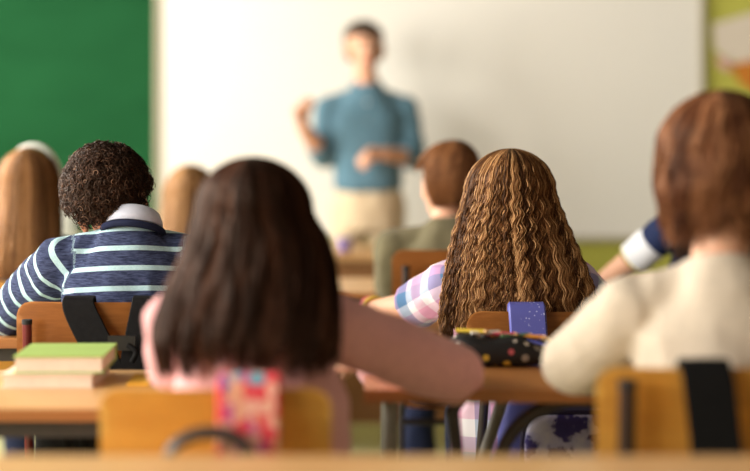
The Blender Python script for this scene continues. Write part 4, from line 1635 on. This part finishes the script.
q0, q1 = P(2, 378, 3.26), P(94, 378, 3.26)
book('cream-covered book lying under the green one', q0.x, q1.x, 3.25, 3.45, 0.7502, 0.7772, plain('cream_cover', rgb(226, 206, 184), 0.6, 0.3, 0.05))
q0, q1 = P(13, 360, 3.27), P(103, 360, 3.27)
book('green-covered book on top of the cream one', q0.x, q1.x, 3.26, 3.46, 0.7776, 0.811, plain('green_cover', rgb(158, 184, 96), 0.55, 0.3, 0.05), 0.02)
# yellow patch of paper beside the books
q = P(140, 370, 3.3)
box_o = box('note_pad', (P(128, 0, 3.3).x, 3.28, 0.7502), (P(150, 0, 3.3).x, 3.40, 0.757), plain('yellow_paper', rgb(222, 170, 52), 0.7), bev=0.001)
tag(box_o, 'small yellow pad lying to the right of the books', 'notepad')

# pencil case: black pouch with pale flowers, open top with pencils
kc = NT('black_floral_canvas', 0.6, 0.35)
vn = kc.n('ShaderNodeTexVoronoi', feature='F1')
vn.inputs['Scale'].default_value = 42.0
kc.l(kc.coord(), vn.inputs['Vector'])
sep = kc.n('ShaderNodeSeparateColor')
kc.l(vn.outputs['Color'], sep.inputs[0])
spot = kc.math('MULTIPLY', kc.math('LESS_THAN', vn.outputs['Distance'], 0.32), kc.math('GREATER_THAN', sep.outputs[1], 0.25))
pal = kc.ramp(sep.outputs[0], [(0.0, rgb(226, 214, 196)), (0.35, rgb(204, 168, 60)), (0.6, rgb(196, 92, 98)), (0.8, rgb(150, 140, 128))], 'CONSTANT')
kc.color(kc.mix(spot, rgb(24, 22, 22), pal))
M['case'] = kc.m
q0, q1 = P(450, 368, 3.36), P(556, 368, 3.36)
pc = thing('pencil_case', 'black pencil case with pale flower pattern lying on the desk', 'pencil case', ((q0.x + q1.x) / 2, 3.41, 0.7725))
L_ = q1.x - q0.x
v, f = rbox_geo(L_, 0.088, 0.058, 3.0)
v = v + np.array((0, 0, 0.0285))
v[:, 2] = np.where(v[:, 2] > 0.0285, v[:, 2] + 0.006 * np.sin(v[:, 0] * 60) * (v[:, 2] - 0.0285) / 0.03, v[:, 2])
v[:, 2] -= 0.010 * np.clip(v[:, 0] / (L_ / 2), -1, 1) * (v[:, 2] > 0.03)
link('pouch', mesh_pd('pouch', v, f), M['case'], pc)
zp = [(-L_ * 0.44, 0.0, 0.062), (-L_ * 0.2, 0.004, 0.0635), (0, 0.0, 0.060), (L_ * 0.25, -0.003, 0.056), (L_ * 0.46, 0, 0.044)]
ribbon('zip', catmull(zp, 6), (0, 1, 0), 0.012, 0.004, M['buckle'], pc)
tube('zip_pull', catmull([(L_ * 0.40, 0, 0.052), (L_ * 0.45, -0.02, 0.055), (L_ * 0.47, -0.035, 0.045)], 5), 0.003, plain('brass', rgb(200, 168, 92), 0.3, 0.5, metal=0.8), pc)
cols = [(228, 196, 70), (232, 226, 214), (206, 84, 100), (92, 130, 90), (226, 150, 60), (240, 232, 226)]
for i in range(5):
    x = (q0.x + 0.048 + i * 0.030)
    y = 3.315 + 0.05 * 0
    rot = (-0.35, 0.25, -0.1, 0.3, -0.25, 0.1)[i]
    z = 0.7725 + 0.060 - 0.010 * (x - pc.location.x) / (L_ / 2) + 0.0045
    pn = thing('pencil', '%s pencil lying on top of the black pencil case' % ('yellow', 'white', 'red', 'green', 'orange', 'cream')[i], 'pencil', (x, 3.405, z), 'pencils on the pencil case')
    pn.rotation_euler.z = rot
    ln = 0.035
    tube('barrel', [(-ln, 0, 0), (ln * 0.7, 0, 0)], 0.0042, plain('pencil_paint', rgb(*cols[i]), 0.4), pn, 6)
    v, f = tube_geo([(ln * 0.7, 0, 0), (ln, 0, 0)], [0.0042, 0.0008], 8)
    link('tip', mesh_pd('tip', v, f), M['desk'], pn)
